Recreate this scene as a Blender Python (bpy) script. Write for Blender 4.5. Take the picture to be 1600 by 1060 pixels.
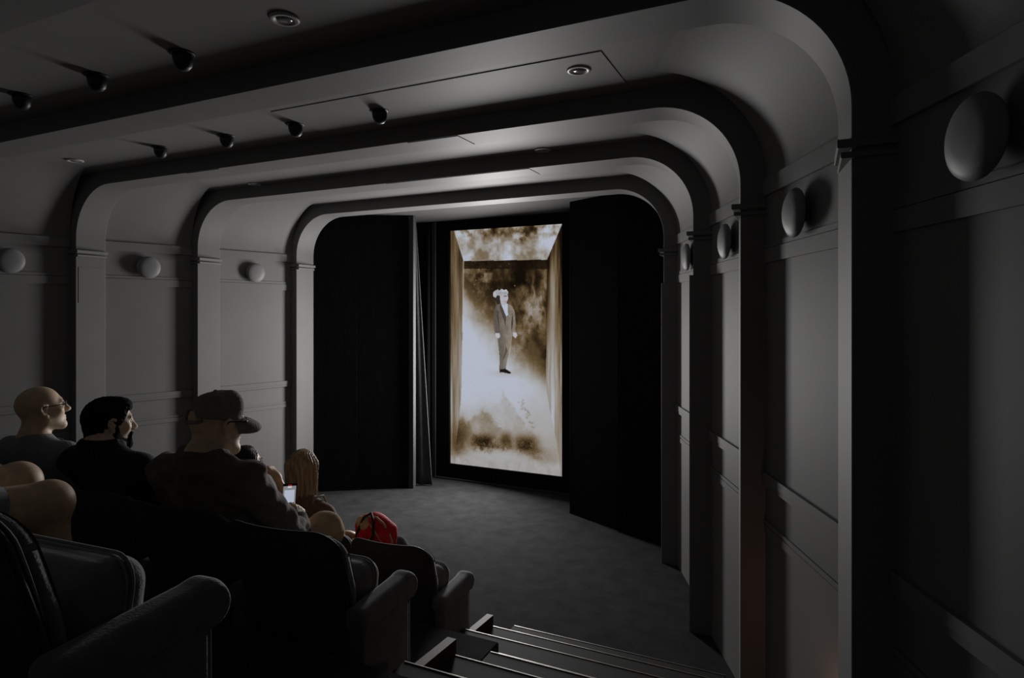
import bpy, bmesh, math, random
import numpy as np
from mathutils import Vector, Matrix, Euler

for o in list(bpy.data.objects):
    bpy.data.objects.remove(o, do_unlink=True)
SC = bpy.context.scene
COL = SC.collection
R = math.radians

# ------------------------------------------------------------------ camera, world, light, exposure
cam = bpy.data.cameras.new('camera')
cam.sensor_width = 36.0
cam.lens = 22.05
cam.shift_y = -43.0 / 1600.0
cam.clip_start = 0.03
cam_o = bpy.data.objects.new('camera', cam)
cam_o.location = (0.0, 0.0, 2.2)
cam_o.rotation_euler = (R(90), 0, R(25.3))
COL.objects.link(cam_o)
SC.camera = cam_o

world = bpy.data.worlds.new('dim_room_air')
SC.world = world
world.use_nodes = True
world.node_tree.nodes['Background'].inputs[0].default_value = (0.9, 0.92, 1.0, 1)
world.node_tree.nodes['Background'].inputs[1].default_value = 0.002

SCR_X0, SCR_X1, SCR_Y, SCR_Z0, SCR_Z1 = -4.265, -2.69, 7.13, 0.20, 3.262
ld = bpy.data.lights.new('screen_light', 'AREA')       # the light the big screen throws into the hall
ld.shape = 'RECTANGLE'
ld.size = 0.62          # its brightest band, the pale mist down the middle
ld.size_y = 1.9
ld.energy = 131.0
ld.color = (1.0, 0.985, 0.975)
lo = bpy.data.objects.new('screen_light', ld)
lo.location = (-3.55, SCR_Y - 0.10, 1.62)
lo.rotation_euler = (R(-90), 0, R(-10))
COL.objects.link(lo)

vs = SC.view_settings
vs.view_transform = 'Standard'
vs.look = 'None'
vs.gamma = 1.0
vs.use_curve_mapping = False
vs.exposure = 0.0

# ------------------------------------------------------------------ materials
MATS = {}
def mat(name, col, rough=0.7, noise=0.0, nscale=8.0, bump=0.0, bscale=60.0, metal=0.0, sheen=0.0, spec=0.3, stretch=(1, 1, 1), detail=4.0):
    m = bpy.data.materials.new(name)
    m.use_nodes = True
    nt = m.node_tree
    b = nt.nodes['Principled BSDF']
    b.inputs['Base Color'].default_value = (*col, 1)
    b.inputs['Roughness'].default_value = rough
    b.inputs['Metallic'].default_value = metal
    b.inputs['Specular IOR Level'].default_value = spec
    if sheen:
        b.inputs['Sheen Weight'].default_value = sheen
        b.inputs['Sheen Roughness'].default_value = 0.4
    tc = nt.nodes.new('ShaderNodeTexCoord')
    mp = nt.nodes.new('ShaderNodeMapping')
    mp.inputs['Scale'].default_value = stretch
    nt.links.new(tc.outputs['Object'], mp.inputs[0])
    if noise:
        n = nt.nodes.new('ShaderNodeTexNoise')
        n.inputs['Scale'].default_value = nscale
        n.inputs['Detail'].default_value = detail
        n.inputs['Roughness'].default_value = 0.6
        nt.links.new(mp.outputs[0], n.inputs['Vector'])
        r = nt.nodes.new('ShaderNodeValToRGB')
        r.color_ramp.elements[0].position = 0.3
        r.color_ramp.elements[1].position = 0.72
        lo_ = [max(0, c * (1 - noise)) for c in col]
        hi_ = [min(1, c * (1 + noise)) for c in col]
        r.color_ramp.elements[0].color = (*lo_, 1)
        r.color_ramp.elements[1].color = (*hi_, 1)
        nt.links.new(n.outputs['Fac'], r.inputs[0])
        nt.links.new(r.outputs[0], b.inputs['Base Color'])
    if bump:
        n2 = nt.nodes.new('ShaderNodeTexNoise')
        n2.inputs['Scale'].default_value = bscale
        n2.inputs['Detail'].default_value = 3
        nt.links.new(mp.outputs[0], n2.inputs['Vector'])
        bp = nt.nodes.new('ShaderNodeBump')
        bp.inputs['Strength'].default_value = bump
        bp.inputs['Distance'].default_value = 0.01
        nt.links.new(n2.outputs['Fac'], bp.inputs['Height'])
        nt.links.new(bp.outputs[0], b.inputs['Normal'])
    MATS[name] = m
    return m

M_WALL = mat('grey_wall_paint', (0.185, 0.184, 0.182), 0.62, 0.05, 3.0, 0.03, 30)
M_RIB = mat('grey_rib_paint', (0.17, 0.168, 0.166), 0.6, 0.05, 4.0, 0.03, 30)
M_CEIL = mat('grey_ceiling_paint', (0.185, 0.183, 0.180), 0.6, 0.06, 2.5, 0.03, 25)
M_FLOOR = mat('dark_carpet', (0.043, 0.043, 0.0435), 0.95, 0.28, 6.0, 0.35, 260, spec=0.05, detail=9)
M_TIER = mat('dark_tier_carpet', (0.045, 0.045, 0.047), 0.95, 0.3, 6, 0.4, 220, spec=0.05)
M_STAGE = mat('toned_down_soffit', (0.075, 0.074, 0.073), 0.7, 0.06, 4)  # darkened colour that holds back brightness on the stage ceiling
M_BACK = mat('dark_rear_paint', (0.22, 0.22, 0.222), 0.9, 0.1, 3)
M_TREAD = mat('dark_stained_tread', (0.042, 0.041, 0.04), 0.7, 0.3, 14, 0.05, 60, stretch=(1, 12, 1), spec=0.12)
M_STRIP = mat('edge_glint_metal', (0.30, 0.29, 0.27), 0.45, 0.3, 20, metal=0.8)  # pale metal that draws the light caught by tread edges
M_BOLT = mat('dark_bolt', (0.01, 0.01, 0.01), 0.5, 0.1, 30)
M_CURB = mat('brown_curb_wood', (0.045, 0.03, 0.022), 0.6, 0.35, 12, stretch=(8, 1, 8))
M_VELVET = mat('grey_velvet', (0.19, 0.19, 0.195), 0.85, 0.22, 14, 0.25, 160, sheen=0.5, spec=0.15)
M_VELVET_PIPE = mat('grey_velvet_piping', (0.24, 0.24, 0.245), 0.8, 0.1, 20, sheen=0.3)
M_SHELL = mat('dark_seat_shell', (0.075, 0.075, 0.08), 0.6, 0.15, 20, 0.1, 120)
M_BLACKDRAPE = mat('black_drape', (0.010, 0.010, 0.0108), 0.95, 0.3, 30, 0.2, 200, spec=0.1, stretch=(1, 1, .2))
M_LITDRAPE = mat('lit_black_drape', (0.09, 0.09, 0.092), 0.95, 0.2, 20, 0.2, 150, spec=0.1)  # black curtain cloth, greyed where the screen lights its edge
M_BEZEL = mat('black_bezel', (0.006, 0.006, 0.006), 0.8, 0.2, 30, spec=0.1)
M_EDGE = mat('grey_panel_edge', (0.055, 0.055, 0.056), 0.7, 0.1, 10)
M_DISC = mat('grey_lamp_disc', (0.2, 0.2, 0.2), 0.5, 0.05, 6)
M_STEM = mat('dark_lamp_stem', (0.03, 0.03, 0.03), 0.5, 0.1, 10)
M_SPOT = mat('black_spot_housing', (0.02, 0.02, 0.021), 0.45, 0.15, 20)
M_RING = mat('grey_light_ring', (0.42, 0.42, 0.42), 0.4, 0.08, 12)
M_LENS = mat('dull_lens', (0.2, 0.2, 0.2), 0.12, 0.1, 20, spec=0.7)

def painted(name, skin_a, skin_b, rough=0.5):
    return mat(name, skin_a, rough, 0.16, 26, 0.08, 240, spec=0.35)
M_SKIN1 = painted('light_skin', (0.78, 0.58, 0.40), None)
M_SKIN2 = painted('olive_skin', (0.74, 0.56, 0.42), None)
M_SKIN3 = painted('tan_skin', (0.62, 0.42, 0.28), None)
M_EYE = mat('eye_white', (0.5, 0.48, 0.46), 0.25, 0.05, 20)
M_BROW = mat('dark_brow', (0.03, 0.02, 0.015), 0.8, 0.2, 60)
M_HAIRBLK = mat('black_hair', (0.008, 0.007, 0.007), 0.85, 0.3, 90, 0.6, 160, spec=0.08)
M_BEARD = mat('black_beard', (0.012, 0.01, 0.009), 0.9, 0.4, 120, 0.8, 220, spec=0.06)
M_HAIRDRK = mat('dark_brown_hair', (0.018, 0.012, 0.009), 0.45, 0.4, 60, 0.4, 120, stretch=(1, 1, .1))
M_BLONDE = mat('blonde_hair', (0.50, 0.34, 0.21), 0.45, 0.55, 55, 0.5, 110, stretch=(1, 1, .07))
M_TEE = mat('grey_tee', (0.26, 0.265, 0.28), 0.9, 0.12, 20, 0.3, 60)
M_BLKSHIRT = mat('black_shirt', (0.012, 0.012, 0.013), 0.85, 0.2, 20, 0.3, 60)
M_OLIVE = mat('dark_olive_shirt', (0.15, 0.138, 0.12), 0.9, 0.18, 18, 0.35, 50)
M_DENIM = mat('dark_trousers', (0.03, 0.032, 0.04), 0.9, 0.2, 30, 0.3, 80)
M_KHAKI = mat('khaki_trousers', (0.58, 0.41, 0.25), 0.9, 0.18, 16, 0.3, 50)
M_BROWNTOP = mat('brown_tank_top', (0.2, 0.125, 0.075), 0.9, 0.2, 30, 0.2, 60)
M_STRAP = mat('pale_strap', (0.42, 0.37, 0.30), 0.8, 0.1, 30)
M_CAP = mat('charcoal_cap', (0.24, 0.225, 0.21), 0.9, 0.2, 25, 0.35, 90)
M_CAPBILL = mat('worn_cap_bill', (0.30, 0.28, 0.255), 0.9, 0.15, 30, 0.3, 120)
M_GLASSES = mat('black_glasses', (0.008, 0.008, 0.008), 0.3, 0.1, 20)
M_REDBAG = mat('red_bag', (0.62, 0.016, 0.018), 0.75, 0.3, 20, 0.3, 60)
M_BAGTRIM = mat('tan_bag_trim', (0.5, 0.34, 0.19), 0.75, 0.2, 30)
M_BAGDARK = mat('dark_bag_strap', (0.025, 0.022, 0.02), 0.7, 0.2, 30)
M_SHOE = mat('dark_shoe', (0.03, 0.028, 0.026), 0.6, 0.2, 30)
M_PHONE = mat('black_phone', (0.01, 0.01, 0.01), 0.3, 0.1, 20)
M_REDCORD = mat('red_bracelet', (0.25, 0.05, 0.03), 0.6, 0.1, 30)

def glass_mat():
    m = bpy.data.materials.new('clear_lens')
    m.use_nodes = True
    nt = m.node_tree
    b = nt.nodes['Principled BSDF']
    b.inputs['Base Color'].default_value = (0.9, 0.92, 0.95, 1)
    b.inputs['Alpha'].default_value = 0.18
    b.inputs['Roughness'].default_value = 0.08
    n = nt.nodes.new('ShaderNodeTexNoise')
    n.inputs['Scale'].default_value = 40
    mr = nt.nodes.new('ShaderNodeMapRange')
    mr.inputs['To Min'].default_value = 0.05
    mr.inputs['To Max'].default_value = 0.12
    nt.links.new(n.outputs['Fac'], mr.inputs['Value'])
    nt.links.new(mr.outputs[0], b.inputs['Roughness'])
    return m
M_GLASS = glass_mat()

def attr_emission(name, strength):
    m = bpy.data.materials.new(name)
    m.use_nodes = True
    nt = m.node_tree
    for n in list(nt.nodes):
        nt.nodes.remove(n)
    out = nt.nodes.new('ShaderNodeOutputMaterial')
    em = nt.nodes.new('ShaderNodeEmission')
    at = nt.nodes.new('ShaderNodeAttribute')
    at.attribute_name = 'picture'
    em.inputs['Strength'].default_value = strength
    nt.links.new(at.outputs['Color'], em.inputs['Color'])
    nt.links.new(em.outputs[0], out.inputs[0])
    return m

# ------------------------------------------------------------------ object helpers
def link(name, me, m=None, parent=None, smooth=False):
    o = bpy.data.objects.new(name, me)
    COL.objects.link(o)
    if m is not None and not me.materials:
        me.materials.append(m)
    if parent is not None:
        o.parent = parent
    if smooth:
        me.polygons.foreach_set('use_smooth', [True] * len(me.polygons))
        me.update()
    return o

def mesh(name, verts, faces):
    me = bpy.data.meshes.new(name)
    me.from_pydata([tuple(v) for v in verts], [], [tuple(f) for f in faces])
    me.update()
    return me

def bm_mesh(name, bm):
    me = bpy.data.meshes.new(name)
    bmesh.ops.recalc_face_normals(bm, faces=bm.faces)
    bm.to_mesh(me)
    bm.free()
    return me

def box_mesh(name, x0, x1, y0, y1, z0, z1, bev=0.0, seg=2):
    bm = bmesh.new()
    r = bmesh.ops.create_cube(bm, size=1)
    for v in bm.verts:
        v.co = Vector((x0 + (v.co.x + .5) * (x1 - x0), y0 + (v.co.y + .5) * (y1 - y0), z0 + (v.co.z + .5) * (z1 - z0)))
    if bev:
        bmesh.ops.bevel(bm, geom=list(bm.edges), offset=bev, segments=seg, affect='EDGES', profile=0.5)
    return bm_mesh(name, bm)

def box(name, x0, x1, y0, y1, z0, z1, m, parent=None, bev=0.0, seg=2):
    return link(name, box_mesh(name, x0, x1, y0, y1, z0, z1, bev, seg), m, parent, smooth=False)

def empty(name, loc, rz=0.0):
    o = bpy.data.objects.new(name, None)
    o.empty_display_size = 0.1
    o.location = loc
    o.rotation_euler = (0, 0, rz)
    COL.objects.link(o)
    return o

def smooth_by_angle(me, ang=0.6):
    bm = bmesh.new(); bm.from_mesh(me)
    for f in bm.faces: f.smooth = True
    for e in bm.edges:
        if len(e.link_faces) != 2 or e.calc_face_angle(0) > ang: e.smooth = False
    bm.to_mesh(me); bm.free()

def tag(o, label=None, cat=None, group=None, kind=None):
    if label: o['label'] = label
    if cat: o['category'] = cat
    if group: o['group'] = group
    if kind: o['kind'] = kind
    return o

def tube_mesh(name, pts, r, n=8, closed=False, caps=True):
    pts = [Vector(p) for p in pts]
    rs = r if isinstance(r, (list, tuple)) else [r] * len(pts)
    verts, faces = [], []
    N = len(pts)
    up = None
    for i, p in enumerate(pts):
        a = pts[i - 1] if (i > 0 or closed) else pts[i]
        b = pts[(i + 1) % N] if (i < N - 1 or closed) else pts[i]
        t = (b - a).normalized()
        if up is None:
            up = Vector((0, 0, 1)) if abs(t.z) < .9 else Vector((1, 0, 0))
        s = t.cross(up).normalized()
        up = s.cross(t).normalized()
        for k in range(n):
            an = 2 * math.pi * k / n
            verts.append(p + (s * math.cos(an) + up * math.sin(an)) * rs[i])
    for i in range(N if closed else N - 1):
        j = (i + 1) % N
        for k in range(n):
            k2 = (k + 1) % n
            faces.append((i * n + k, i * n + k2, j * n + k2, j * n + k))
    if caps and not closed:
        faces.append(tuple(range(n - 1, -1, -1)))
        faces.append(tuple((N - 1) * n + k for k in range(n)))
    return mesh(name, verts, faces)

def lathe_mesh(name, prof, n=32):
    """profile of (radius, z) revolved about z"""
    verts, faces = [], []
    for (r, z) in prof:
        for k in range(n):
            a = 2 * math.pi * k / n
            verts.append((r * math.cos(a), r * math.sin(a), z))
    for i in range(len(prof) - 1):
        for k in range(n):
            k2 = (k + 1) % n
            faces.append((i * n + k, i * n + k2, (i + 1) * n + k2, (i + 1) * n + k))
    faces.append(tuple(range(n - 1, -1, -1)))
    faces.append(tuple((len(prof) - 1) * n + k for k in range(n)))
    me = mesh(name, verts, faces)
    bm = bmesh.new(); bm.from_mesh(me)
    bmesh.ops.remove_doubles(bm, verts=bm.verts, dist=1e-5)
    bmesh.ops.recalc_face_normals(bm, faces=bm.faces)
    bm.to_mesh(me); bm.free()
    return me

def prism_path(name, prof, p0, p1, side):
    """a moulding: closed profile of (out, z) carried from p0 to p1 in plan; side = inward normal sign"""
    p0 = Vector((p0[0], p0[1], 0)); p1 = Vector((p1[0], p1[1], 0))
    d = (p1 - p0).normalized()
    nrm = Vector((-d.y, d.x, 0)) * side
    verts = [p0 + nrm * o + Vector((0, 0, z)) for (o, z) in prof] + [p1 + nrm * o + Vector((0, 0, z)) for (o, z) in prof]
    n = len(prof)
    faces = [(i, (i + 1) % n, n + (i + 1) % n, n + i) for i in range(n)]
    faces += [tuple(range(n - 1, -1, -1)), tuple(range(n, 2 * n))]
    bm = bmesh.new()
    vv = [bm.verts.new(v) for v in verts]
    for f in faces: bm.faces.new([vv[i] for i in f])
    return bm_mesh(name, bm)

# ------------------------------------------------------------------ the hall: ribs, bays, ceiling
ZC = 3.415          # flat ceiling
ZR = 3.305          # underside of the ribs
RD = 0.242          # depth of a rib
RAD = 0.45          # corner radius of a rib
RIBS = [            # near-face y, left inner x, right inner x
    (1.147, -6.50, 0.565),
    (2.275, -6.21, 0.125),
    (3.403, -5.925, -0.315),
    (4.420, -5.644, -0.715),
    (5.526, -5.388, -1.146)]
LREC, RREC = 0.085, 0.12

def rib_path(xl, xr, z_top, rad, n=22):
    p = [(xl, 0.0), (xl, z_top - rad)]
    for i in range(1, n + 1):
        a = math.pi - (math.pi / 2) * i / n
        p.append((xl + rad + rad * math.cos(a), z_top - rad + rad * math.sin(a)))
    for i in range(0, n + 1):
        a = math.pi / 2 - (math.pi / 2) * i / n
        p.append((xr - rad + rad * math.cos(a), z_top - rad + rad * math.sin(a)))
    p.append((xr, 0.0))
    return p

def make_rib(i, y, xl, xr):
    near = rib_path(xl, xr, ZR, RAD)
    far = rib_path(xl + 0.038, xr - 0.03, ZR, RAD)
    E_ = 0.42
    outer = []
    n = len(near)
    cx = (xl + xr) / 2
    for k, (x, z) in enumerate(near):
        # the outside of the rib lies hidden behind wall and ceiling
        if z <= ZR - RAD + 1e-6:
            outer.append((x + (E_ if x > cx else -E_), z))
        else:
            tx = min(max(x, xl + RAD), xr - RAD)
            dx, dz = x - tx, z - (ZR - RAD)
            if tx == x: dx = 0
            l = math.hypot(dx, dz)
            outer.append((x + dx / l * 0.34, min(z + dz / l * 0.34, ZR + 0.30)))
    verts = [(x, y, z) for x, z in near] + [(x, y + RD, z) for x, z in far] + [(x, y, z) for x, z in outer] + [(x, y + RD, z) for x, z in outer]
    faces = []
    for k in range(n - 1):
        faces.append((k, k + 1, n + k + 1, n + k))                       # soffit
        faces.append((k, 2 * n + k, 2 * n + k + 1, k + 1))               # near face
        faces.append((n + k, n + k + 1, 3 * n + k + 1, 3 * n + k))       # far face
        faces.append((2 * n + k, 3 * n + k, 3 * n + k + 1, 2 * n + k + 1))
    me = mesh('rib', verts, faces)
    bm = bmesh.new(); bm.from_mesh(me); bmesh.ops.recalc_face_normals(bm, faces=bm.faces)
    bmesh.ops.bevel(bm, geom=[e for e in bm.edges if (abs(e.calc_face_angle(0)) > 1.2)], offset=0.004, segments=1, affect='EDGES')
    bm.to_mesh(me); bm.free()
    smooth_by_angle(me, 0.45)
    o = link('trim_%d' % (i + 1), me, M_RIB)
    tag(o, kind='structure', label=['rounded grey arch rib behind the viewpoint', 'nearest rounded grey arch rib framing the hall', 'second rounded grey arch rib with small wall hatch', 'third rounded grey arch rib', 'rounded grey arch rib next to the black stage panels'][i])
    # capital mouldings on both legs
    for s, x in ((1, xl), (-1, xr)):
        for zz, hh, out in ((2.735, 0.028, 0.022), (2.700, 0.020, 0.012)):
            a, b = (x - 0.16, x + 0.036 + out) if s == 1 else (x - out - 0.02, x + 0.20)
            c = box('capital_moulding', a, b, y - out, y + RD + out * .5, zz - hh / 2, zz + hh / 2, M_RIB, o, 0.003, 1)
    return o

rib_objs = [make_rib(i, *r) for i, r in enumerate(RIBS)]
# small hatch on the left leg of the second rib, a cladding box on the foot of the fourth
ap = [(-5.925 + .157 * (yy - 3.403) + pr_, yy, zz) for pr_ in (-.01, .003) for (yy, zz) in ((3.425, 2.28), (3.622, 2.28), (3.622, 2.60), (3.425, 2.60))]
link('access_panel', mesh('access_panel', ap, [(0, 1, 2, 3), (7, 6, 5, 4), (0, 4, 5, 1), (1, 5, 6, 2), (2, 6, 7, 3), (3, 7, 4, 0)]), M_RIB, rib_objs[2])
box('pilaster_cladding', -0.74, -0.528, 4.412, 4.69, 0.0, 2.45, M_RIB, rib_objs[3], 0.003, 1)
box('pilaster_cladding', -1.165, -0.96, 5.518, 5.79, 0.0, 2.45, M_RIB, rib_objs[4], 0.003, 1)

floor = link('floor', mesh('floor', [(-7.6, -1.6, 0), (2.2, -1.6, 0), (2.2, 7.6, 0), (-7.6, 7.6, 0)], [(0, 1, 2, 3)]), M_FLOOR)
tag(floor, 'dark mottled carpet floor before the screen', kind='structure')
ceil = box('ceiling', -7.6, 2.2, -1.6, 7.6, ZC, ZC + 0.08, M_CEIL)
tag(ceil, 'dark grey flat ceiling between arch ribs', kind='structure')

wall_l = empty('wall_left', (0, 0, 0)); tag(wall_l, 'grey panelled wall on the left', kind='structure')
wall_r = empty('wall_right', (0, 0, 0)); tag(wall_r, 'grey panelled wall on the right', kind='structure')

def bay(y0, xl0, xr0, y1, xl1, xr1):
    for parent, p0, p1, side in ((wall_l, (xl0 - 0.065, y0), (xl1 - LREC, y1), -1), (wall_r, (xr0 + 0.065, y0), (xr1 + RREC, y1), 1)):
        pr_ = lambda nm, prof, m: link(nm, prism_path(nm, prof, p0, p1, side), m, parent)
        pr_('wall_panel', [(-0.12, 0), (0, 0), (0, 2.80), (-0.12, 2.80)], M_WALL)
        pr_('cornice', [(-0.02, 2.778), (0.016, 2.778), (0.016, 2.862), (-0.02, 2.862)], M_WALL)
        pr_('frieze_rail', [(-0.02, 2.518), (0.007, 2.518), (0.007, 2.542), (-0.02, 2.546)], M_WALL)
        pr_('frieze_rail', [(-0.02, 2.445), (0.011, 2.445), (0.011, 2.514), (-0.02, 2.514)], M_WALL)
        pr_('dado_rail', [(-0.02, 1.330), (0.016, 1.330), (0.016, 1.352), (0.018, 1.354), (0.018, 1.395), (-0.02, 1.395)], M_WALL)
        pr_('lower_rail', [(-0.02, 1.09), (0.008, 1.09), (0.008, 1.127), (0.003, 1.129), (0.003, 1.135), (0.008, 1.137), (0.008, 1.155), (-0.02, 1.155)], M_WALL)
        # cove between cornice and ceiling
        n = 20; rad = 0.553
        prof = [(0.0 + rad - rad * math.cos(math.pi / 2 * k / n), 2.862 + rad * math.sin(math.pi / 2 * k / n)) for k in range(n + 1)]
        prof += [(rad, ZC + 0.03), (-0.02, ZC + 0.03), (-0.02, 2.862)]
        c = link('cove', prism_path('cove', prof, p0, p1, side), M_CEIL, ceil); smooth_by_angle(c.data, 0.45)

for k in range(4):
    y0, a0, b0 = RIBS[k]; y1, a1, b1 = RIBS[k + 1]
    bay(y0 + RD, a0, b0, y1, a1, b1)
bay(-1.5, -7.15, 1.60, RIBS[0][0], RIBS[0][1], RIBS[0][2])
wb = box('wall_back', -7.6, 2.2, -1.6, -1.5, 0, ZC, M_BACK); tag(wb, 'dark wall behind the viewpoint', kind='structure')
wf = box('wall_front', -7.6, 2.2, 7.22, 7.34, 0, ZC, M_BLACKDRAPE); tag(wf, 'black wall behind the big screen', kind='structure')
for nm, x0, y0, x1, y1 in (('wall_left_stage', -5.62, 5.80, -5.62, 7.22), ('wall_right_stage', -0.93, 5.80, -0.93, 7.22)):
    o = box(nm, x0 - .05, x0 + .05, y0, y1, 0, ZC, M_BLACKDRAPE); tag(o, 'black side wall of the stage', kind='structure')

# ceiling hatches
# added sheet under the stage ceiling, coloured darker to tone down the screen's light
st = box('ceiling_stage', -5.6, -0.95, 5.77, 7.22, ZC - 0.02, ZC - 0.002, M_STAGE); tag(st, 'added darker sheet toning down the lit ceiling above the screen', kind='structure')
def hatch(x0, x1, y0, y1, d=0.008):
    o = box('ceiling_hatch', x0, x1, y0, y1, ZC - d, ZC + 0.01, M_CEIL, ceil, 0.002, 1)
hatch(-2.95, -0.872, 2.815, 3.402, 0.004)
hatch(-2.57, -2.10, 1.42, 1.67)
def soffit_panel(k, x0, x1):
    y = RIBS[k][0]
    box('soffit_panel', x0, x1, y + .012, y + RD - .012, ZR - .0035, ZR + .01, M_RIB, rib_objs[k], .001, 1)
soffit_panel(2, -2.37, -1.99); soffit_panel(2, -4.49, -4.12); soffit_panel(3, -3.30, -1.95)

# ------------------------------------------------------------------ seating tiers and stairs
tier_mid = box('floor_tier', -7.2, -1.43, 1.74, 2.87, 0.0, 0.51, M_TIER, None, 0.006, 1); tag(tier_mid, 'low dark carpeted tier under the middle seat row', kind='structure')
tier_up = box('floor_tier', -7.2, -0.99, 0.56, 1.74, 0.0, 0.985, M_TIER, None, 0.006, 1); tag(tier_up, 'raised dark carpeted tier under the nearest seat row', kind='structure')
tier_top = box('floor_tier', -7.2, 1.6, -1.5, 0.44, 0.0, 1.49, M_TIER, None, 0.006, 1); tag(tier_top, 'top dark carpeted landing behind the seats', kind='structure')

stairs = empty('aisle_stairs', (-0.7, 2.2, 0)); tag(stairs, 'dark wooden aisle stairs with added pale strips for lit tread edges beside the seats', 'stairs')
NOSE = [3.94, 3.58, 3.19, 2.77, 2.41, 2.03, 1.62, 1.24, 0.86]
LEFTX = [-1.85, -1.84, -1.83, -1.43, -1.43, -1.426, -0.99, -0.99, -0.99]
RIGHTX = [-0.45, -0.29, -0.15, 0.03, 0.20, 0.16, 0.50, 0.62, 0.72]
for i, (yn, xl, xr) in enumerate(zip(NOSE, LEFTX, RIGHTX)):
    zt = 0.02 + 0.1633 * i
    yb = (NOSE[i + 1] if i + 1 < len(NOSE) else 0.44)
    L = stairs.location
    if i > 0:
        r_ = box('riser', xl + 0.012 - L.x, xr - L.x, yn - 0.045 - L.y, yn - 0.02 - L.y, max(0.0, zt - 0.1833), zt - 0.030, M_TREAD, stairs)
    depth = yn - yb + 0.02
    nb = 3
    w = depth / nb
    for b in range(nb):
        y1 = yn - b * w
        y0 = y1 - w + 0.005
        box('tread_board', xl - L.x, xr - L.x, y0 - L.y, y1 - L.y, max(0.002, zt - 0.032), zt - 0.0015 * b, M_TREAD, stairs, 0.003, 1)
        box('edge_glint_strip', xl + 0.004 - L.x, xr - L.x, y1 - 0.006 - L.y, y1 + 0.0015 - L.y, zt - 0.010, zt + 0.0032, M_STRIP, stairs, 0.001, 1)  # added strips standing in for board edges that catch light
    for xx in np.arange(xl + 0.16, xr, 0.42):
        bo = link('bolt', lathe_mesh('bolt', [(0.0085, 0), (0.0085, 0.002), (0.005, 0.0035)], 10), M_BOLT, stairs)
        bo.location = (xx - L.x, yn - 0.185 - L.y, zt - 0.001)
    if i in (1, 4, 7):
        # sloping wooden curb at the left end of the tread
        x0, x1 = xl - 0.045 - L.x, xl + 0.0 - L.x
        ya, yb2 = yn + 0.03 - L.y, yn - 0.33 - L.y
        z0, z1 = zt - 0.17, zt + 0.055
        v = [(x0, ya, z0), (x1, ya, z0), (x1, ya, z1), (x0, ya, z1), (x0, yb2, z0), (x1, yb2, z0), (x1, yb2, z1 + 0.02), (x0, yb2, z1 + 0.02)]
        link('side_curb', mesh('side_curb', v, [(0, 3, 2, 1), (4, 5, 6, 7), (0, 1, 5, 4), (1, 2, 6, 5), (2, 3, 7, 6), (3, 0, 4, 7)]), M_CURB, stairs)
# solid carcass under the treads
for i, (yn, xl, xr) in enumerate(zip(NOSE, LEFTX, RIGHTX)):
    if i == 0: continue
    yb = (NOSE[i + 1] if i + 1 < len(NOSE) else 0.44)
    zt = 0.02 + 0.1633 * i
    L = stairs.location
    box('stair_carcass', xl + 0.01 - L.x, xr - L.x, yb - 0.05 - L.y, yn - 0.05 - L.y, 0.0, zt - 0.034, M_TIER, stairs)
# ------------------------------------------------------------------ wall lamps, ceiling lights
DISC = lathe_mesh('disc', [(0.0, 0.034), (0.05, 0.032), (0.085, 0.026), (0.104, 0.014), (0.108, 0.006), (0.106, 0.0), (0.0, 0.0)], 40)
STEM = lathe_mesh('stem', [(0.045, 0.0), (0.045, 0.012), (0.028, 0.014), (0.028, 0.036), (0.0, 0.036)], 20)
def wall_lamp(bay_i, side, frac, label):
    y0, a0, b0 = RIBS[bay_i]; y1, a1, b1 = RIBS[bay_i + 1]
    y0 += RD
    if side == 'L': p0, p1, sg = Vector((a0 - .065, y0, 0)), Vector((a1 - LREC, y1, 0)), -1
    else: p0, p1, sg = Vector((b0 + .065, y0, 0)), Vector((b1 + RREC, y1, 0)), 1
    d = (p1 - p0).normalized()
    nrm = Vector((-d.y, d.x, 0)) * sg
    p = p0.lerp(p1, frac)
    e = empty('wall_lamp', (p.x, p.y, 2.63))
    e.rotation_mode = 'QUATERNION'
    e.rotation_quaternion = nrm.to_track_quat('Z', 'Y')
    tag(e, label, 'lamp', 'round disc wall lamps between the arches')
    link('lamp_stem', STEM, M_STEM, e, True)
    o = link('lamp_disc', DISC, M_DISC, e, True)
    o.location = (0, 0, 0.032)
wall_lamp(1, 'L', 0.53, 'round grey disc wall lamp cut by the left picture edge')
wall_lamp(2, 'L', 0.50, 'round grey disc wall lamp above the bearded man in black')
wall_lamp(3, 'L', 0.50, 'round grey disc wall lamp above the man in the cap')
wall_lamp(0, 'R', 0.58, 'largest round disc wall lamp at the right picture edge')
wall_lamp(1, 'R', 0.55, 'round disc wall lamp with a dark shadow between the nearest two right ribs')
wall_lamp(2, 'R', 0.52, 'slim-looking disc wall lamp, second from the black stage on the right wall')
wall_lamp(3, 'R', 0.5, 'thin sliver of disc wall lamp nearest the stage on the right wall')

RINGM = lathe_mesh('ring', [(0.0, 0), (0.062, 0), (0.062, -0.006), (0.056, -0.011), (0.044, -0.011), (0.038, -0.004), (0.0, -0.004)], 32)
LENSM = lathe_mesh('lens', [(0.036, -0.003), (0.034, -0.008), (0.02, -0.013), (0.0, -0.0145)], 24)
def downlight(x, y, label):
    e = empty('ceiling_downlight', (x, y, ZC)); tag(e, label, 'ceiling light', 'recessed round downlights')
    link('trim_ring', RINGM, M_RING, e, True)
    link('lens', LENSM, M_LENS, e, True)
downlight(-1.96, 1.945, 'round recessed downlight nearest the top edge of the picture')
downlight(-1.04, 2.985, 'clear round recessed downlight on the long ceiling panel, right of centre')
downlight(-1.80, 4.345, 'small round downlight above the screen, against the third rib')
downlight(-4.76, 4.345, 'small round downlight above the left wall near the third rib')
downlight(-5.32, 3.05, 'small round downlight at the far left end of the ceiling')

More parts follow.
